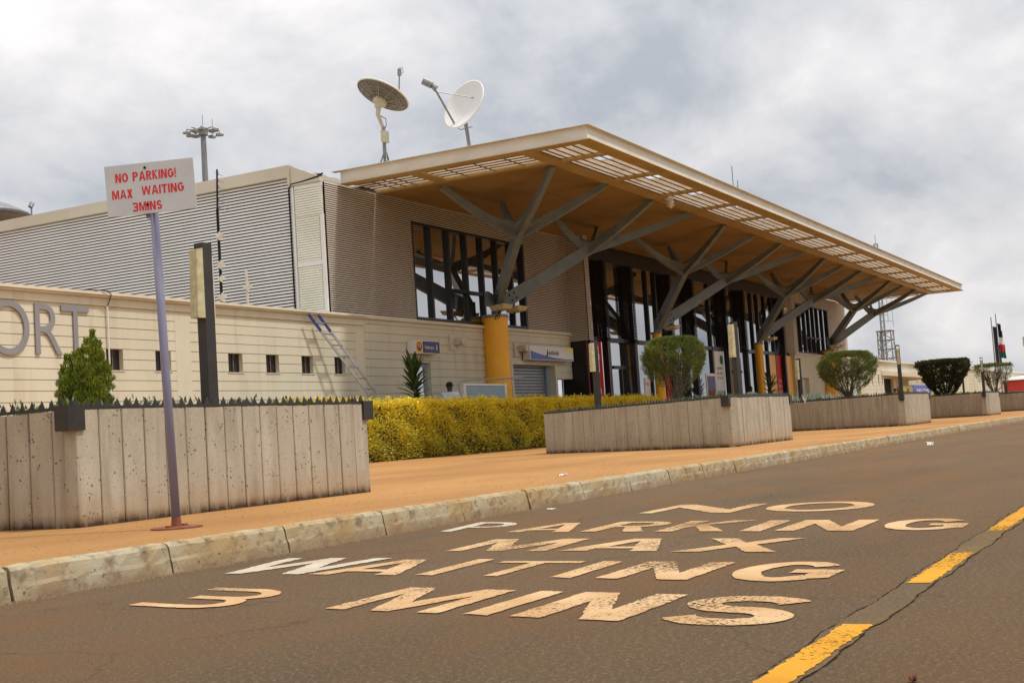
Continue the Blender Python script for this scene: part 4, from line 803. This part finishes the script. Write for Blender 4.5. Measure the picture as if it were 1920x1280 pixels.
def topiary(label,x_,y_,z_,rad,H_,prof,dens,n,mt,sd,sz,nb_=13,grp='clipped bushes in the planters'):
    """prof/dens: radius factor and leaf density against height fraction"""
    o = thing('clipped_bush',(x_,y_,z_),label,'bush',grp); rr = np.random.default_rng(sd); r2_=random.Random(sd); tw=MB()
    pz=np.array([p[0] for p in prof]); pr_=np.array([p[1] for p in prof]); dz=np.array([p[0] for p in dens]); dd=np.array([p[1] for p in dens])
    R_=lambda zn,a: rad*np.interp(zn,pz,pr_)*(1+.05*np.sin(5*a+sd)+.04*np.sin(3*a+9*zn+sd))
    k_=rad/.65
    for i in range(nb_):
        a=2*math.pi*i/nb_+r2_.uniform(-.25,.25); f=r2_.uniform(.25,.9); zt=r2_.uniform(.62,.93); re=float(R_(zt,a))*f; zm=r2_.uniform(.28,.42); rm=min(re*.6,float(R_(zm,a))*.75)
        st=Vector((r2_.uniform(-.04,.04),r2_.uniform(-.04,.04),0)); mid=Vector((math.cos(a)*rm+r2_.uniform(-.03,.03),math.sin(a)*rm+r2_.uniform(-.03,.03),zm*H_)); end=Vector((math.cos(a)*re,math.sin(a)*re,zt*H_))
        tw.tube([st,st.lerp(mid,.5)+Vector((r2_.uniform(-.02,.02),0,.02)),mid,mid.lerp(end,.5)+Vector((r2_.uniform(-.04,.04),r2_.uniform(-.04,.04),.02)),end],[.024*k_,.018*k_,.013*k_,.009*k_,.004],6)
        for j in range(12):
            t=r2_.uniform(.0,.85); p=mid.lerp(end,t); a2=a+r2_.uniform(-.8,.8); z2=min(.92,p.z/H_+r2_.uniform(.05,.35)); r3=float(R_(z2,a2))*r2_.uniform(.5,.93); q_=Vector((math.cos(a2)*r3,math.sin(a2)*r3,z2*H_))
            tw.tube([p,p.lerp(q_,.5)+Vector((r2_.uniform(-.02,.02),0,.03)),q_],[.008*k_,.006*k_,.0025],5)
    tw.build('branches',M['bark'],o)
    zn=rr.random(n); a=rr.uniform(0,2*math.pi,n); keep=rr.random(n)<np.interp(zn,dz,dd)*np.clip(.5+.75*np.sin(a*7+zn*11+sd)*np.sin(a*3-zn*17),.08,1); zn,a=zn[keep],a[keep]
    re=R_(zn,a)*(1-np.abs(rr.normal(0,.13,len(zn))))*(1+.06*np.sin(a*9+zn*13)*np.sin(a*4-zn*21+sd)+np.where(rr.random(len(zn))<.04,rr.exponential(.05,len(zn)),0)); P=np.c_[np.cos(a)*re,np.sin(a)*re,zn*H_]; D=np.c_[np.cos(a),np.sin(a),.35+zn*1.0]
    nt_=int(n*.35); a=rr.uniform(0,2*math.pi,nt_); re=R_(np.full(nt_,.97),a)*np.sqrt(rr.random(nt_)); Pt=np.c_[np.cos(a)*re,np.sin(a)*re,H_*(.94+.06*(1-(re/rad)**2))-np.abs(rr.normal(0,.03,nt_))]; P=np.r_[P,Pt]; D=np.r_[D,np.c_[np.cos(a)*.3,np.sin(a)*.3,np.ones(nt_)]]
    V,Fq=leaves(P,D,sz,sz*.17 if mt=='needle' else sz*.45,.28); npmesh('foliage',V,Fq,M[mt],o)
topiary('big round olive bush on bare forking stems in front of the second yellow column',23.55,9.02,.92,.60,1.31,[(0,.08),(.15,.22),(.3,.48),(.45,.80),(.6,.97),(.75,1),(.88,.90),(.97,.66),(1,.5)],[(0,0),(.25,.02),(.40,.14),(.52,.5),(.68,.9),(1,1)],52000,'needle',4,.075)
topiary('round bush with open lower branches right of the last yellow column',36.8,8.9,.90,.80,1.36,[(0,.08),(.2,.35),(.4,.75),(.6,.97),(.8,1),(.93,.85),(1,.6)],[(0,0),(.2,.08),(.45,.45),(.65,.8),(1,1)],42000,'needle',9,.09)
topiary('dark dense bush clipped to a flat-topped bowl',50.6,8.62,.90,.95,1.40,[(0,.25),(.15,.40),(.4,.68),(.7,.92),(.85,1),(.95,.98),(1,.9)],[(0,.12),(.25,.35),(.7,.7),(1,1)],52000,'dkleaf',12,.085)
topiary('thin flat-topped bush in front of the flagpoles',64.9,8.8,.90,.85,1.50,[(0,.1),(.3,.5),(.6,.9),(.9,1),(1,.9)],[(0,0),(.3,.06),(.6,.25),(.85,.6),(1,1)],14000,'needle',17,.11)

def dracaena(label,x_,y_,z_,h,n,sc,grp='spiky palms by the building wall'):
    o = thing('spiky_palm',(x_,y_,z_),label,'plant',grp); m_=MB(); m_.tube([(0,0,0),(.02,0,h*.5),(0,0,h)],[.05,.045,.03],8); m_.build('stem',M['bark'],o); rr=random.Random(int(x_*10)); V=[];Fq=[]
    lf=MB()
    for i in range(n):
        a=rr.uniform(0,2*math.pi); t=rr.random(); zz=h*(.10+.90*t); el=.2+1.0*t**2; ln=sc*rr.uniform(.7,1.1)*(1-.25*t); dx,dy=math.cos(a),math.sin(a); w_=.045*sc/.6; pts=[]
        for k in range(5):
            s_=k/4; rr_=ln*s_*math.cos(el)+.02; hz=zz+ln*s_*math.sin(el)-.55*ln*s_*s_*(1.1-t); wk=w_*(.5+.9*s_)*(1-s_**3); pts+=[(dx*rr_-dy*wk,dy*rr_+dx*wk,hz),(dx*rr_+dy*wk,dy*rr_-dx*wk,hz-.004)]
        lf.add(pts,[(2*k,2*k+1,2*k+3,2*k+2) for k in range(4)])
    lf.build('leaves',M['strap'],o)
dracaena('spiky green palm in front of the blue grey door, below the navy and amber sign',28.95,18.45,KZ+.11,2.2,190,.85)
dracaena('dark spiky palm in front of the yellow window banner',60.2,18.3,KZ+.11,2.1,110,.9)
o = thing('variegated_plants',(38.8,10.6,.9),'clump of pale striped strap-leaved plants behind the third planter rim','plant'); P=[];D=[]
rr=np.random.default_rng(2); n=900; P=np.c_[rr.uniform(-3.3,3.6,n),rr.uniform(-.8,.8,n),rr.uniform(-.05,.05,n)]; D=np.c_[rr.normal(0,.5,n),rr.normal(0,.5,n),np.ones(n)]
V,Fq=leaves(P,D,.34,.03,.25); npmesh('leaves',V,Fq,M['pale'],o)

# ------------------------------------------------------------------ bollard lamps
def lamp(x_,y_,label,top=2.19,ang=0,open_=False,z0=KZ,case_side=-1,cap=True):
    o = thing('bollard_lamp',(x_,y_,z0),label,'lamp','dark post lamps in the planters'); H_=top-z0; w_=.048; m_=MB()
    m_.box(-w_,w_,-w_,w_,0,H_-.50 if open_ else H_); m_.build('post',M['steelblk'],o)
    if open_:
        m_=MB(); m_.box(-w_,-w_+.014,-w_,w_,H_-.499,H_-.03); m_.box(w_-.014,w_,-w_,w_,H_-.499,H_-.03); m_.box(-w_,w_,-w_,w_,H_-.029,H_); m_.build('head_frame',M['steelblk'],o)
        m_=MB(); m_.box(-w_+.016,w_-.016,-w_+.01,w_-.01,H_-.495,H_-.10); m_.build('diffuser',M['lampcase'],o)
    else:
        m_=MB(); a,b=-.130,-w_-.001
        m_.hexa([(a+.01,-.042,H_-.60),(b,-.05,H_-.60),(b,.05,H_-.60),(a+.01,.042,H_-.60)],[(a+.025,-.042,H_-.06),(b,-.05,H_-.045),(b,.05,H_-.045),(a+.025,.042,H_-.06)]); m_.build('diffuser',M['lampcase'],o)
        m_=MB(); m_.box(w_+.001,w_+.012,-.045,.045,H_-.62,H_-.10); m_.build('rear_panel',M['offwhite'],o)
    o.rotation_euler=(0,0,ang); return o
M['steelblk']=mat('dark_bronze_post',(.028,.024,.021),(.04,.034,.03),6,.5)
lamp(7.83,6.90,'large dark post lamp with a yellowed lamp case right behind the no parking sign pole',2.27,R(-6))
lamp(22.72,10.32,'dark post lamp before the red banner at the left end of the second planter',2.30,R(-20),z0=.9)
lamp(20.85,6.88,'dark post lamp between the round olive bush and the third yellow column',2.24,R(-20),z0=.9)
lamp(36.35,10.16,'dark post lamp at the left edge of the third planter, before the right wing door',2.22,R(-20),z0=.9)
lamp(33.55,6.79,'slim dark post lamp with an open head, nearest right of the last yellow column',2.22,R(102),True,.80)
lamp(47.46,6.79,'slim dark post lamp just right of the dark bowl-shaped bush',2.2,R(98),True,.80)
lamp(63.6,10.0,'distant thin post lamp partly behind the dark bowl-shaped bush',2.2,R(98),True,.9)
lamp(76.9,9.8,'farthest thin post lamp in front of the red banner building',2.2,R(98),True,.9)

# ------------------------------------------------------------------ no parking sign
o = thing('no_parking_sign',(6.0,5.60,KZ),'white NO PARKING sign with red letters, crooked on a lilac grey pole at the kerb','sign')
lean = Vector((-.03,.045,0))
pt = lambda h: Vector((0,0,h))+lean*h*.45
m_=MB(); m_.lathe((0,0,0),(0,0,1),[(0,.0),(.155,.0),(.155,.012),(.06,.016),(0,.016)],28); m_.box(-.10,-.06,-.03,.0,.012,.026); m_.box(.05,.09,-.01,.02,.012,.026); m_.build('base_plate',M['rust'],o)
m_=MB(); m_.tube([pt(.012),pt(1.0),pt(2.26)],.0265,16); m_.build('pole',M['lilac'],o,smooth=True)
m_=MB(); m_.tube([pt(.012),pt(.07)],[.034,.0275],14); m_.build('pole_foot',M['rust'],o)
rt = (RT*math.cos(R(6.0))+UP*math.sin(R(6.0))); rt = (rt - F*0.02).normalized(); nrm_ = Vector((-F.x,-F.y,0)).normalized(); upv = nrm_.cross(rt).normalized(); 
if upv.z<0: upv=-upv
c_ = pt(2.105)+nrm_*.045+rt*(.0)
wv,hv = .555,.318
def bp(u,v,d=0): return c_+rt*(u*wv)+upv*(v*hv)+nrm_*d
m_=MB(); m_.hexa([bp(-.5,-.5,-.004),bp(.5,-.5,-.004),bp(.5,-.5,.004),bp(-.5,-.5,.004)],[bp(-.5,.5,-.004),bp(.5,.5,-.004),bp(.5,.5,.004),bp(-.5,.5,.004)]); m_.build('board',M['signboard'] if 'signboard' in M else M['white'],o)
m_=MB()
for s_,u0,v0,u1,v1 in (('NO PARKING!',-.385,.155,.30,.335),('MAX',-.435,-.165,-.205,.01),('WAITING',-.10,-.135,.375,.04),('3MINS',-.215,-.44,.115,-.265)):
    put_line(m_,s_,bp(u0,v0,.0048),rt*((u1-u0)*wv),upv*((v1-v0)*hv),nrm_*.0004,.13,.20,.30)
m_.build('lettering',M['redletter'],o)
m_=MB()
for v in (.40,-.33): m_.lathe(bp(-.045,v,.0045),nrm_,[(.008,0),(.008,.006),(0,.007)],8)
m_.build('bolt',M['dark'],o)
m_=MB(); c2=pt(1.945)-rt*.035; m_.beam(c2-upv*.02,c2+upv*.03,.022,.03); m_.build('clamp',M['galv'],o)

# ------------------------------------------------------------------ roof things
def dish(name,label,c,nrm,rad,depth,mf,mb_,basez,px_,py_):
    o=thing(name,(px_,py_,basez),label,'satellite dish','satellite dishes on the terminal roof'); L_=Vector(o.location); c=Vector(c)-L_; nrm=Vector(nrm).normalized()
    prof=[(rad*i/10,depth*(i/10)**2) for i in range(11)]
    m_=MB(); m_.lathe(c-nrm*depth*.5,nrm,prof,48); m_.lathe(c-nrm*depth*.5,nrm,[(rad,depth),(rad+.03,depth),(rad+.03,depth-.03),(rad,depth-.04)],48); d_=m_.build('reflector',mf,o,smooth=True)
    m_=MB(); m_.lathe(c-nrm*(depth*.5+.02),nrm,prof,48); m_.build('reflector_back',mb_,d_,smooth=True)
    return o,c,nrm
v1_=(Vector((28.74,18.8,9.88))-Vector((0,0,.6))).normalized(); r1_=(RT-v1_*RT.dot(v1_)).normalized(); u1_=(UP-v1_*UP.dot(v1_)).normalized(); n1_=(v1_*.42+(r1_*.42+u1_*.90)*.907)
o,c,nn=dish('satellite_dish','large dish seen from behind, tilted up away, on the left roof mast',(28.74,18.8,9.88),n1_,.73,.19,M['dishwhite'],M['dishback'],7.86,28.72,18.8)
a_=nn.cross(Vector((0,0,1))).normalized(); b_=nn.cross(a_)
m_=MB()
for k in range(10):
    t=2*math.pi*k/10; q_=a_*math.cos(t)+b_*math.sin(t); m_.beam(c-nn*.15+q_*.14,c+nn*.04+q_*.69,.02,.035,.02,.02,nn)
for rr_ in (.34,.55):
    for k in range(20):
        t,t2=2*math.pi*k/20,2*math.pi*(k+1)/20; zz=-.095+.19*(rr_/.73)**2-.035; m_.tube([c+nn*zz+(a_*math.cos(t)+b_*math.sin(t))*rr_,c+nn*zz+(a_*math.cos(t2)+b_*math.sin(t2))*rr_],.010,5)
m_.build('back_ribs',M['ribgrey'],o)
m_=MB(); m_.lathe(c-nn*.10,-nn,[(.20,0),(.18,.13),(.10,.15),(.08,.24),(0,.24)],24); hub=c-nn*.32; m_.tube([hub+nn*.12,hub+Vector((0,0,-.2)),Vector((0,0,1.15))],[.08,.06,.045],10); m_.build('hub',M['offwhite'],o)
m_=MB(); m_.tube([Vector((0,0,1.2)),Vector((0,0,0))],.05,10); m_.tube([(0,0,.55),(.28,-.05,0)],.022,6); m_.tube([(0,0,.55),(-.22,.1,0)],.022,6); m_.tube([(.02,-.05,.5),(-.1,-.1,.25),(.02,-.08,.12),(.1,-.05,.3),(.02,-.05,.5)],.014,6); m_.tube([hub+Vector((0,0,-.2)),hub+Vector((.22,-.1,-.3)),hub+Vector((.2,-.12,-.48)),Vector((.03,0,1.1))],.012,6); m_.build('mast',M['galv'],o)
m_=MB(); m_.beam((-.07,-.08,.75),(-.07,-.08,1.06),.26,.10,.26,.10,(0,1,0)); m_.build('equipment_box',M['offwhite'],o)
m_=MB(); f0=c+RT*.46+UP*.06; f1=c+RT*.47+UP*.62; m_.tube([f0,f0.lerp(f1,.6),f1],[.02,.02,.018],8); m_.tube([f1+Vector((0,0,-.04)),f1+Vector((.02,0,.14))],.055,10); m_.tube([f1+RT*.03,f1+RT*.11+UP*.05,f1+RT*.08+UP*.17,f1+UP*.17],.010,6); m_.build('feed_arm',M['galv'],o)
v2_=(Vector((31.85,18.0,10.12))-Vector((0,0,.6))).normalized(); r3_=(RT-v2_*RT.dot(v2_)).normalized(); u3_=(UP-v2_*UP.dot(v2_)).normalized(); n2_=(-v2_*.52+(r3_*-.81+u3_*.585)*.854)
o,c,nn=dish('satellite_dish','white dish facing left with a long feed arm, on the right roof mast',(31.85,18.0,10.12),n2_,.76,.15,M['dishwhite'],M['white'],7.86,32.3,18.2)
m_=MB(); m_.tube([(0,0,0),(0,0,1.15),c+Vector((.12,.1,-.35)),c-nn*.15],[.055,.055,.06,.05],10); m_.tube([(0,0,.75),(.42,-.1,0)],.022,6); m_.tube([(0,0,.75),(-.2,-.1,0)],.022,6); m_.build('mast',M['galv'],o)
def pxoff(dx,dy,dep=37.0): return (RT*dx-UP*dy)*(dep/2416)
lo=c+pxoff(-17,40); el=c+pxoff(-53,-22)+(-F*.3); fe=c+pxoff(-75,-42)+(-F*.4)
m_=MB(); m_.tube([lo,el,fe],[.03,.03,.03],8); m_.tube([c+pxoff(34,-11),el],.014,6); m_.tube([lo,lo+pxoff(8,6),c+pxoff(14,40)],.014,6); m_.build('feed_arm',M['galv'],o)
m_=MB(); m_.tube([fe+pxoff(-3,1),fe+pxoff(14,9)],.11,12); m_.tube([fe+pxoff(14,9),fe+pxoff(22,16)],[.06,.10],10); m_.build('feed_unit',M['galv'],o)
# camera
o=thing('security_camera',(37.15,14.0,7.62),'white dome security camera hanging from the canopy edge','camera'); m_=MB(); m_.box(-.18,.0,-.08,.08,-.16,-.02); m_.tube([(-.05,0,-.08),(.08,0,-.08)],.05,10); m_.tube([(.10,0,-.05),(.10,0,-.34)],[.10,.11],16); m_.build('housing',M['white'],o); m_=MB(); m_.tube([(.10,0,-.341),(.10,0,-.38),(.10,0,-.41)],[.09,.075,.02],14); m_.build('dome',M['glass'],o)
# roof antennas
o=thing('roof_antenna',(77.9,25,7.7),'thin whip antenna rising above the middle of the canopy edge','antenna'); m_=MB(); m_.tube([(0,0,0),(0,0,7.6)],.05,6); m_.tube([(0,0,7.6),(0,0,8.85)],.03,5); m_.tube([(.0,-.3,7.2),(0,-.3,7.9)],.03,5); m_.tube([(0,0,7.4),(0,-.3,7.5)],.03,5); m_.build('mast',M['galv'],o)
# pole with small white radio units in front of corrugated side wall
o=thing('radio_mast',(24.43,21.0,3.9),'dark pole with four white diamond-shaped radio units above the low wing','antenna mast'); m_=MB(); m_.tube([(0,0,0),(0,0,2.7)],.035,8); m_.tube([(0,0,2.7),(.06,0,3.7)],.022,8); m_.build('pole',M['dark'],o)
for dz in (2.01,1.30,.96,.50):
    m_=MB(); s_=.115 if dz!=.96 else .09; cc=Vector((-.10,-.12,dz)); rx=Vector((RT.x,RT.y,0)).normalized(); m_.add([cc+rx*s_,cc+Vector((0,0,s_)),cc-rx*s_,cc-Vector((0,0,s_))]+[p+Vector((.06,.08,0)) for p in (cc+rx*s_*.9,cc+Vector((0,0,s_*.9)),cc-rx*s_*.9,cc-Vector((0,0,s_*.9)))],[(0,1,2,3),(4,7,6,5),(0,4,5,1),(1,5,6,2),(2,6,7,3),(3,7,4,0)]); ru=m_.build('radio_unit',M['offwhite'],o)
    m_=MB(); m_.tube([cc+Vector((.07,.07,0)),Vector((0,0,dz-.03))],.03,6); m_.build('bracket',M['dark'],ru)
m_=MB(); 
for k in range(6): zz=2.75+k*.17; m_.tube([(-.05,-.02,zz),(.52-.03*k,.1,zz)],.006,4); m_.tube([(.07,0,zz-.04),(.07,0,zz+.04)],.03,6)
m_.build('yagi_antenna',M['galv'],o)
o=thing('radio_mast',(25.4,21.0,3.9),'short white post with one white radio unit right of the dark radio mast','antenna mast'); m_=MB(); m_.tube([(0,0,0),(0,0,1.25)],.03,8); m_.build('pole',M['offwhite'],o); m_=MB(); cc=Vector((-.08,-.1,.83)); s_=.12; rx=Vector((RT.x,RT.y,0)).normalized(); m_.add([cc+rx*s_,cc+Vector((0,0,s_)),cc-rx*s_,cc-Vector((0,0,s_))]+[p+Vector((.06,.08,0)) for p in (cc+rx*s_*.9,cc+Vector((0,0,s_*.9)),cc-rx*s_*.9,cc-Vector((0,0,s_*.9)))],[(0,1,2,3),(4,7,6,5),(0,4,5,1),(1,5,6,2),(2,6,7,3),(3,7,4,0)]); m_.build('radio_unit',M['offwhite'],o)
# domed roof item at the far left
o=thing('roof_shell',(29.2,35.4,7.72),'grey curved shell edge at the far left above the parapet, with a tiny mast','roof vent'); m_=MB(); m_.lathe((0,0,0),(0,0,1),[(.45,0),(.7,.8),(1.5,1.15),(1.72,1.26),(1.66,1.32),(1.1,1.60),(0,1.75)],40); m_.build('shell',M['galv'],o,smooth=True)
m_=MB(); m_.tube([(1.75,-.6,.9),(1.75,-.6,1.75)],.03,6); m_.tube([(1.7,-.6,1.7),(1.8,-.6,1.86)],.08,6); m_.build('mast',M['galv'],o)
# floodlight mast
o=thing('floodlight_mast',(60,52.4,0),'tall mast with a ring of floodlights behind the terminal roof','light mast'); m_=MB(); m_.tube([(0,0,0),(0,0,20.3)],[.30,.16],10); m_.build('mast',M['galv'],o); m_=MB(); m_.tube([(0,0,20.0),(0,0,20.45)],[.30,.26],10)
for k in range(5): a=math.pi*k/5; m_.tube([(-1.0*math.cos(a),-1.0*math.sin(a),20.32),(1.0*math.cos(a),1.0*math.sin(a),20.32)],.035,5)
m_.tube([(0,0,20.4),(0,0,21.3)],.018,5); m_.tube([(.3,-.5,20.3),(.3,-.5,21.0)],.018,5); m_.build('crossarms',M['galv'],o)
for k in range(10):
    a=2*math.pi*k/10+rnd.uniform(-.15,.15); rr_=rnd.uniform(.75,1.12); m_=MB(); p=Vector((math.cos(a)*rr_,math.sin(a)*rr_,20.15+rnd.uniform(-.08,.08))); ta=Vector((math.cos(a),math.sin(a),0)); m_.beam(p-ta*.22,p+ta*.22,.30,.16,.24,.10); m_.tube([p,p+Vector((0,0,.2))],.03,5); m_.build('floodlight',M['galv'],o)
# lattice tower
o=thing('lattice_tower',(200,42.1,0),'thin grey lattice communication tower seen under the right end of the canopy','tower')
m_=MB()
def lattice(mb,x0,y0,w0,w1,z0,z1,n,r_):
    for i in range(n):
        za,zb=z0+(z1-z0)*i/n,z0+(z1-z0)*(i+1)/n; wa,wb=w0+(w1-w0)*i/n,w0+(w1-w0)*(i+1)/n
        ca=[(x0+sx_*wa,y0+sy*wa,za) for sx_,sy in ((-1,-1),(1,-1),(1,1),(-1,1))]; cb=[(x0+sx_*wb,y0+sy*wb,zb) for sx_,sy in ((-1,-1),(1,-1),(1,1),(-1,1))]
        for k in range(4): mb.tube([ca[k],cb[k]],r_,4); mb.tube([ca[k],cb[(k+1)%4]],r_*.6,4); mb.tube([cb[k],cb[(k+1)%4]],r_*.6,4)
lattice(m_,0,0,1.15,1.0,0,12.5,9,.09); m_.build('lower_frame',M['galv'],o)
m_=MB(); lattice(m_,.2,.35,.28,.26,6,26,22,.05); m_.tube([(.2,.35,26),(.2,.35,27.5)],.04,5)
for a,z0_,z1_ in ((-1.3,13,18),(-1.0,18,24),(1.0,17,22),(-.6,14,20)): m_.tube([(0,a,z0_),(0,a,z1_)],.03,4); m_.tube([(0,.3,z0_+1),(0,a,z0_+1)],.03,4)
m_.box(-1.2,1.2,-1.2,1.2,12.45,12.6); m_.build('upper_mast',M['galv'],o)

# ------------------------------------------------------------------ flags and far right buildings
def flag(y_,h,label,cols,seed,hang):
    o=thing('flagpole',(130,y_,0),label,'flagpole','flagpoles at the far right'); m_=MB(); m_.tube([(0,0,0),(0,0,h)],[.07,.045],8); m_.build('pole',M['galv'],o)
    rr=random.Random(seed); n=len(cols)
    for i,cm in enumerate(cols):
        m_=MB(); z1_=h-.9-hang*i/n; z0_=h-.9-hang*(i+1)/n; pts=[]; k=6
        for j in range(k+1):
            w_=-.08-.62*j/k*(.45+.55*min(1,(i+.6)/n)); pts+=[(.14*math.sin(j*2+i),w_*(1 if i<n-1 else .9),z1_-.12*j/k),(.14*math.sin(j*2+i+.7),w_,z0_-.12*j/k)]
        m_.add(pts,[(2*j,2*j+2,2*j+3,2*j+1) for j in range(k)]); m_.build('flag_cloth',M[cm],o)
flag(16.95,9.0,'taller right flagpole with a hanging black, white, red and green flag',['flagblack','flagblack','dishwhite','flagred','flaggreen'],1,3.3)
flag(17.38,8.75,'shorter left flagpole with a hanging dark violet flag',['flagpurple','flagpurple'],2,3.5)
o=thing('red_banner_building',(150,12,0),'low building with a white roof and a long red band at the right edge','building'); m_=MB(); m_.box(0,18,-12,8.2,0,1.7); m_.build('wall',M['offwhite'],o,(0,0,0)); m_=MB(); m_.box(-.2,0-.003,-12,7.2,1.72,2.85); m_.build('red_band',M['redroof'],o); m_=MB(); m_.hexa([(-.6,-12,2.9),(18,-12,2.9),(18,9.2,2.9),(-.6,9.2,2.9)],[(-.4,-12,3.1),(18,-12,3.9),(18,9.0,3.7),(-.4,9.0,3.1)]); m_.build('roof',M['farroof'],o)
o=thing('wall_banner',(95,19.0,.2),'blue and yellow banner with pale writing below the awning','banner'); m_=MB(); m_.box(-1.2,2.8,-.03,.03,1.1,2.0); m_.build('yellow_half',M['limey'],o); m_=MB(); m_.box(2.801,10,-.03,.03,1.1,2.05); m_.build('blue_half',M['blue'],o); m_=MB(); put_text(m_,'WELCOME',(4.2,-.04,1.5),(4.8,0,0),(0,0,.3),.02); m_.build('lettering',M['white'],o); m_=MB(); m_.lathe((1.1,-.035,1.55),(0,-1,0),[(.34,.0),(.34,.01),(.15,.01)],14); m_.build('emblem',M['navy'],o); m_=MB(); m_.box(10.0,10.3,-.05,.05,0,2.7); m_.box(-1.2,10.3,-.05,.05,2.55,2.66); m_.build('frame',M['steel'],o)
# hanging sign in the far right, only its left edge in frame
o=thing('hanging_board',(60,6.3,2.95),'plain pale grey board cut by the right edge of the picture','sign'); m_=MB(); m_.box(0,.06,-3.2,.50,.0,.42); m_.build('board',M['offwhite'],o); m_=MB(); m_.tube([(.03,-2.4,-2.8),(.03,-2.4,.4)],.05,8); m_.build('pole',M['galv'],o)

# ------------------------------------------------------------------ people
def skin_body(name,m,joints,edges,parent,sub_=2):
    me=bpy.data.meshes.new(name); me.from_pydata([j[0] for j in joints],edges,[]); o=bpy.data.objects.new(name,me); COL.objects.link(o); o.parent=parent
    sk=o.modifiers.new('skin','SKIN'); sk.use_smooth_shade=True
    for i,j in enumerate(joints): me.skin_vertices[0].data[i].radius=(j[1],j[2] if len(j)>2 else j[1])
    me.skin_vertices[0].data[0].use_root=True; ss=o.modifiers.new('sub','SUBSURF'); ss.levels=sub_; ss.render_levels=sub_; me.materials.append(m); return o
def person(loc,rot,h,label,shirt,trouser,grp=None):
    o=thing('person',loc,label,'person',grp); k=h/1.75; J=lambda x_,y_,z_: (x_*k,y_*k,z_*k)
    j=[(J(0,0,.95),.13*k,.10*k),(J(0,0,1.15),.13*k,.10*k),(J(0,0,1.36),.15*k,.10*k),(J(0,.0,1.48),.06*k,.06*k),(J(0,.01,1.54),.062*k,.065*k),(J(0,.02,1.62),.088*k,.105*k),(J(0,.02,1.70),.075*k,.095*k),
       (J(-.19,0,1.40),.06*k),(J(-.23,.02,1.14),.047*k),(J(-.21,.14,.95),.034*k),(J(-.20,.19,.88),.03*k),(J(.19,0,1.40),.06*k),(J(.23,.02,1.14),.047*k),(J(.21,.14,.95),.034*k),(J(.20,.19,.88),.03*k),
       (J(-.09,0,.86),.085*k),(J(-.10,.01,.48),.06*k),(J(-.10,-.01,.08),.04*k),(J(-.10,.12,.04),.035*k),(J(.09,0,.86),.085*k),(J(.10,.01,.48),.06*k),(J(.10,-.01,.08),.04*k),(J(.10,.12,.04),.035*k)]
    e_=[(0,1),(1,2),(2,3),(3,4),(4,5),(5,6),(2,7),(7,8),(8,9),(9,10),(2,11),(11,12),(12,13),(13,14),(0,15),(15,16),(16,17),(17,18),(0,19),(19,20),(20,21),(21,22)]
    skin_body('body',M['skin'],j,e_,o)
    js=[(J(0,0,.93),.145*k,.115*k),(J(0,0,1.15),.145*k,.115*k),(J(0,0,1.38),.18*k,.125*k),(J(0,0,1.49),.085*k,.085*k),(J(-.19,0,1.43),.08*k),(J(-.225,.01,1.2),.062*k),(J(.19,0,1.43),.08*k),(J(.225,.01,1.2),.062*k)]
    skin_body('shirt',M[shirt],js,[(0,1),(1,2),(2,3),(2,4),(4,5),(2,6),(6,7)],o)
    jt=[(J(0,0,.95),.14*k,.11*k),(J(-.09,0,.84),.098*k),(J(-.10,.01,.48),.075*k),(J(-.10,-.01,.12),.062*k),(J(.09,0,.84),.098*k),(J(.10,.01,.48),.075*k),(J(.10,-.01,.12),.062*k)]
    skin_body('trousers',M[trouser],jt,[(0,1),(1,2),(2,3),(0,4),(4,5),(5,6)],o)
    m_=MB(); 
    for sx_ in (-1,1): m_.lathe(J(sx_*.085,.02,1.64),(sx_,0,0),[(.028*k,0),(.03*k,.01*k),(0,.015*k)],8)
    m_.tube([J(0,.115,1.655),J(0,.13,1.63)],[.010*k,.017*k],6); m_.build('ears_and_nose',M['skin'],o)
    m_=MB(); m_.lathe(J(0,-.005,1.70),(0,-.15,1),[(.094*k,-.05*k),(.088*k,.0),(.06*k,.045*k),(0,.06*k)],14); m_.build('hair',M['dark'],o,smooth=True)
    o.rotation_euler=(0,0,rot); return o
person((29.75,17.85,KZ+.11),R(-60),1.84,'man in a pale blue shirt standing behind the hedge beside the pale blue board','shirt','navy')
person((57.2,18.3,KZ+.11),R(150),1.80,'person in a white top standing left of the third yellow column','dishwhite','flagblack')
person((89.8,18.6,KZ),R(170),1.85,'distant person in red standing below the awning','red','red')

# ------------------------------------------------------------------ litter
def litter(label,x_,y_,z_,s_,sd,flat_=.4,mm='litter'):
    rr=random.Random(sd); m_=MB(); n=5; o_=0
    for i in range(n+1):
        for j in range(n+1): m_.v.append(((i/n-.5)*s_*1.4+rr.uniform(-.1,.1)*s_,(j/n-.5)*s_+rr.uniform(-.1,.1)*s_,.003+abs(rr.gauss(0,flat_*s_*.5))))
    for i in range(n):
        for j in range(n): m_.f.append((i*(n+1)+j,(i+1)*(n+1)+j,(i+1)*(n+1)+j+1,i*(n+1)+j+1))
    o=m_.build('litter_scrap',M[mm]); o.location=(x_,y_,z_); tag(o,label,'litter','scraps of litter')
litter('white paper scrap on the orange pavement near the kerb',11.4,5.62,KZ,.07,1)
litter('flat white paper strip on the road close to the kerb',9.0,4.55,.0,.06,2,.1)
litter('crumpled white cup on the road far to the right',20.6,3.80,.0,.075,3,.8)
litter('small white paper flake beside the crumpled cup',22.5,4.2,.0,.05,4,.3)
litter('tiny brown lump on the road at the lower right corner',2.93,.62,.0,.018,5,.8,'rust')
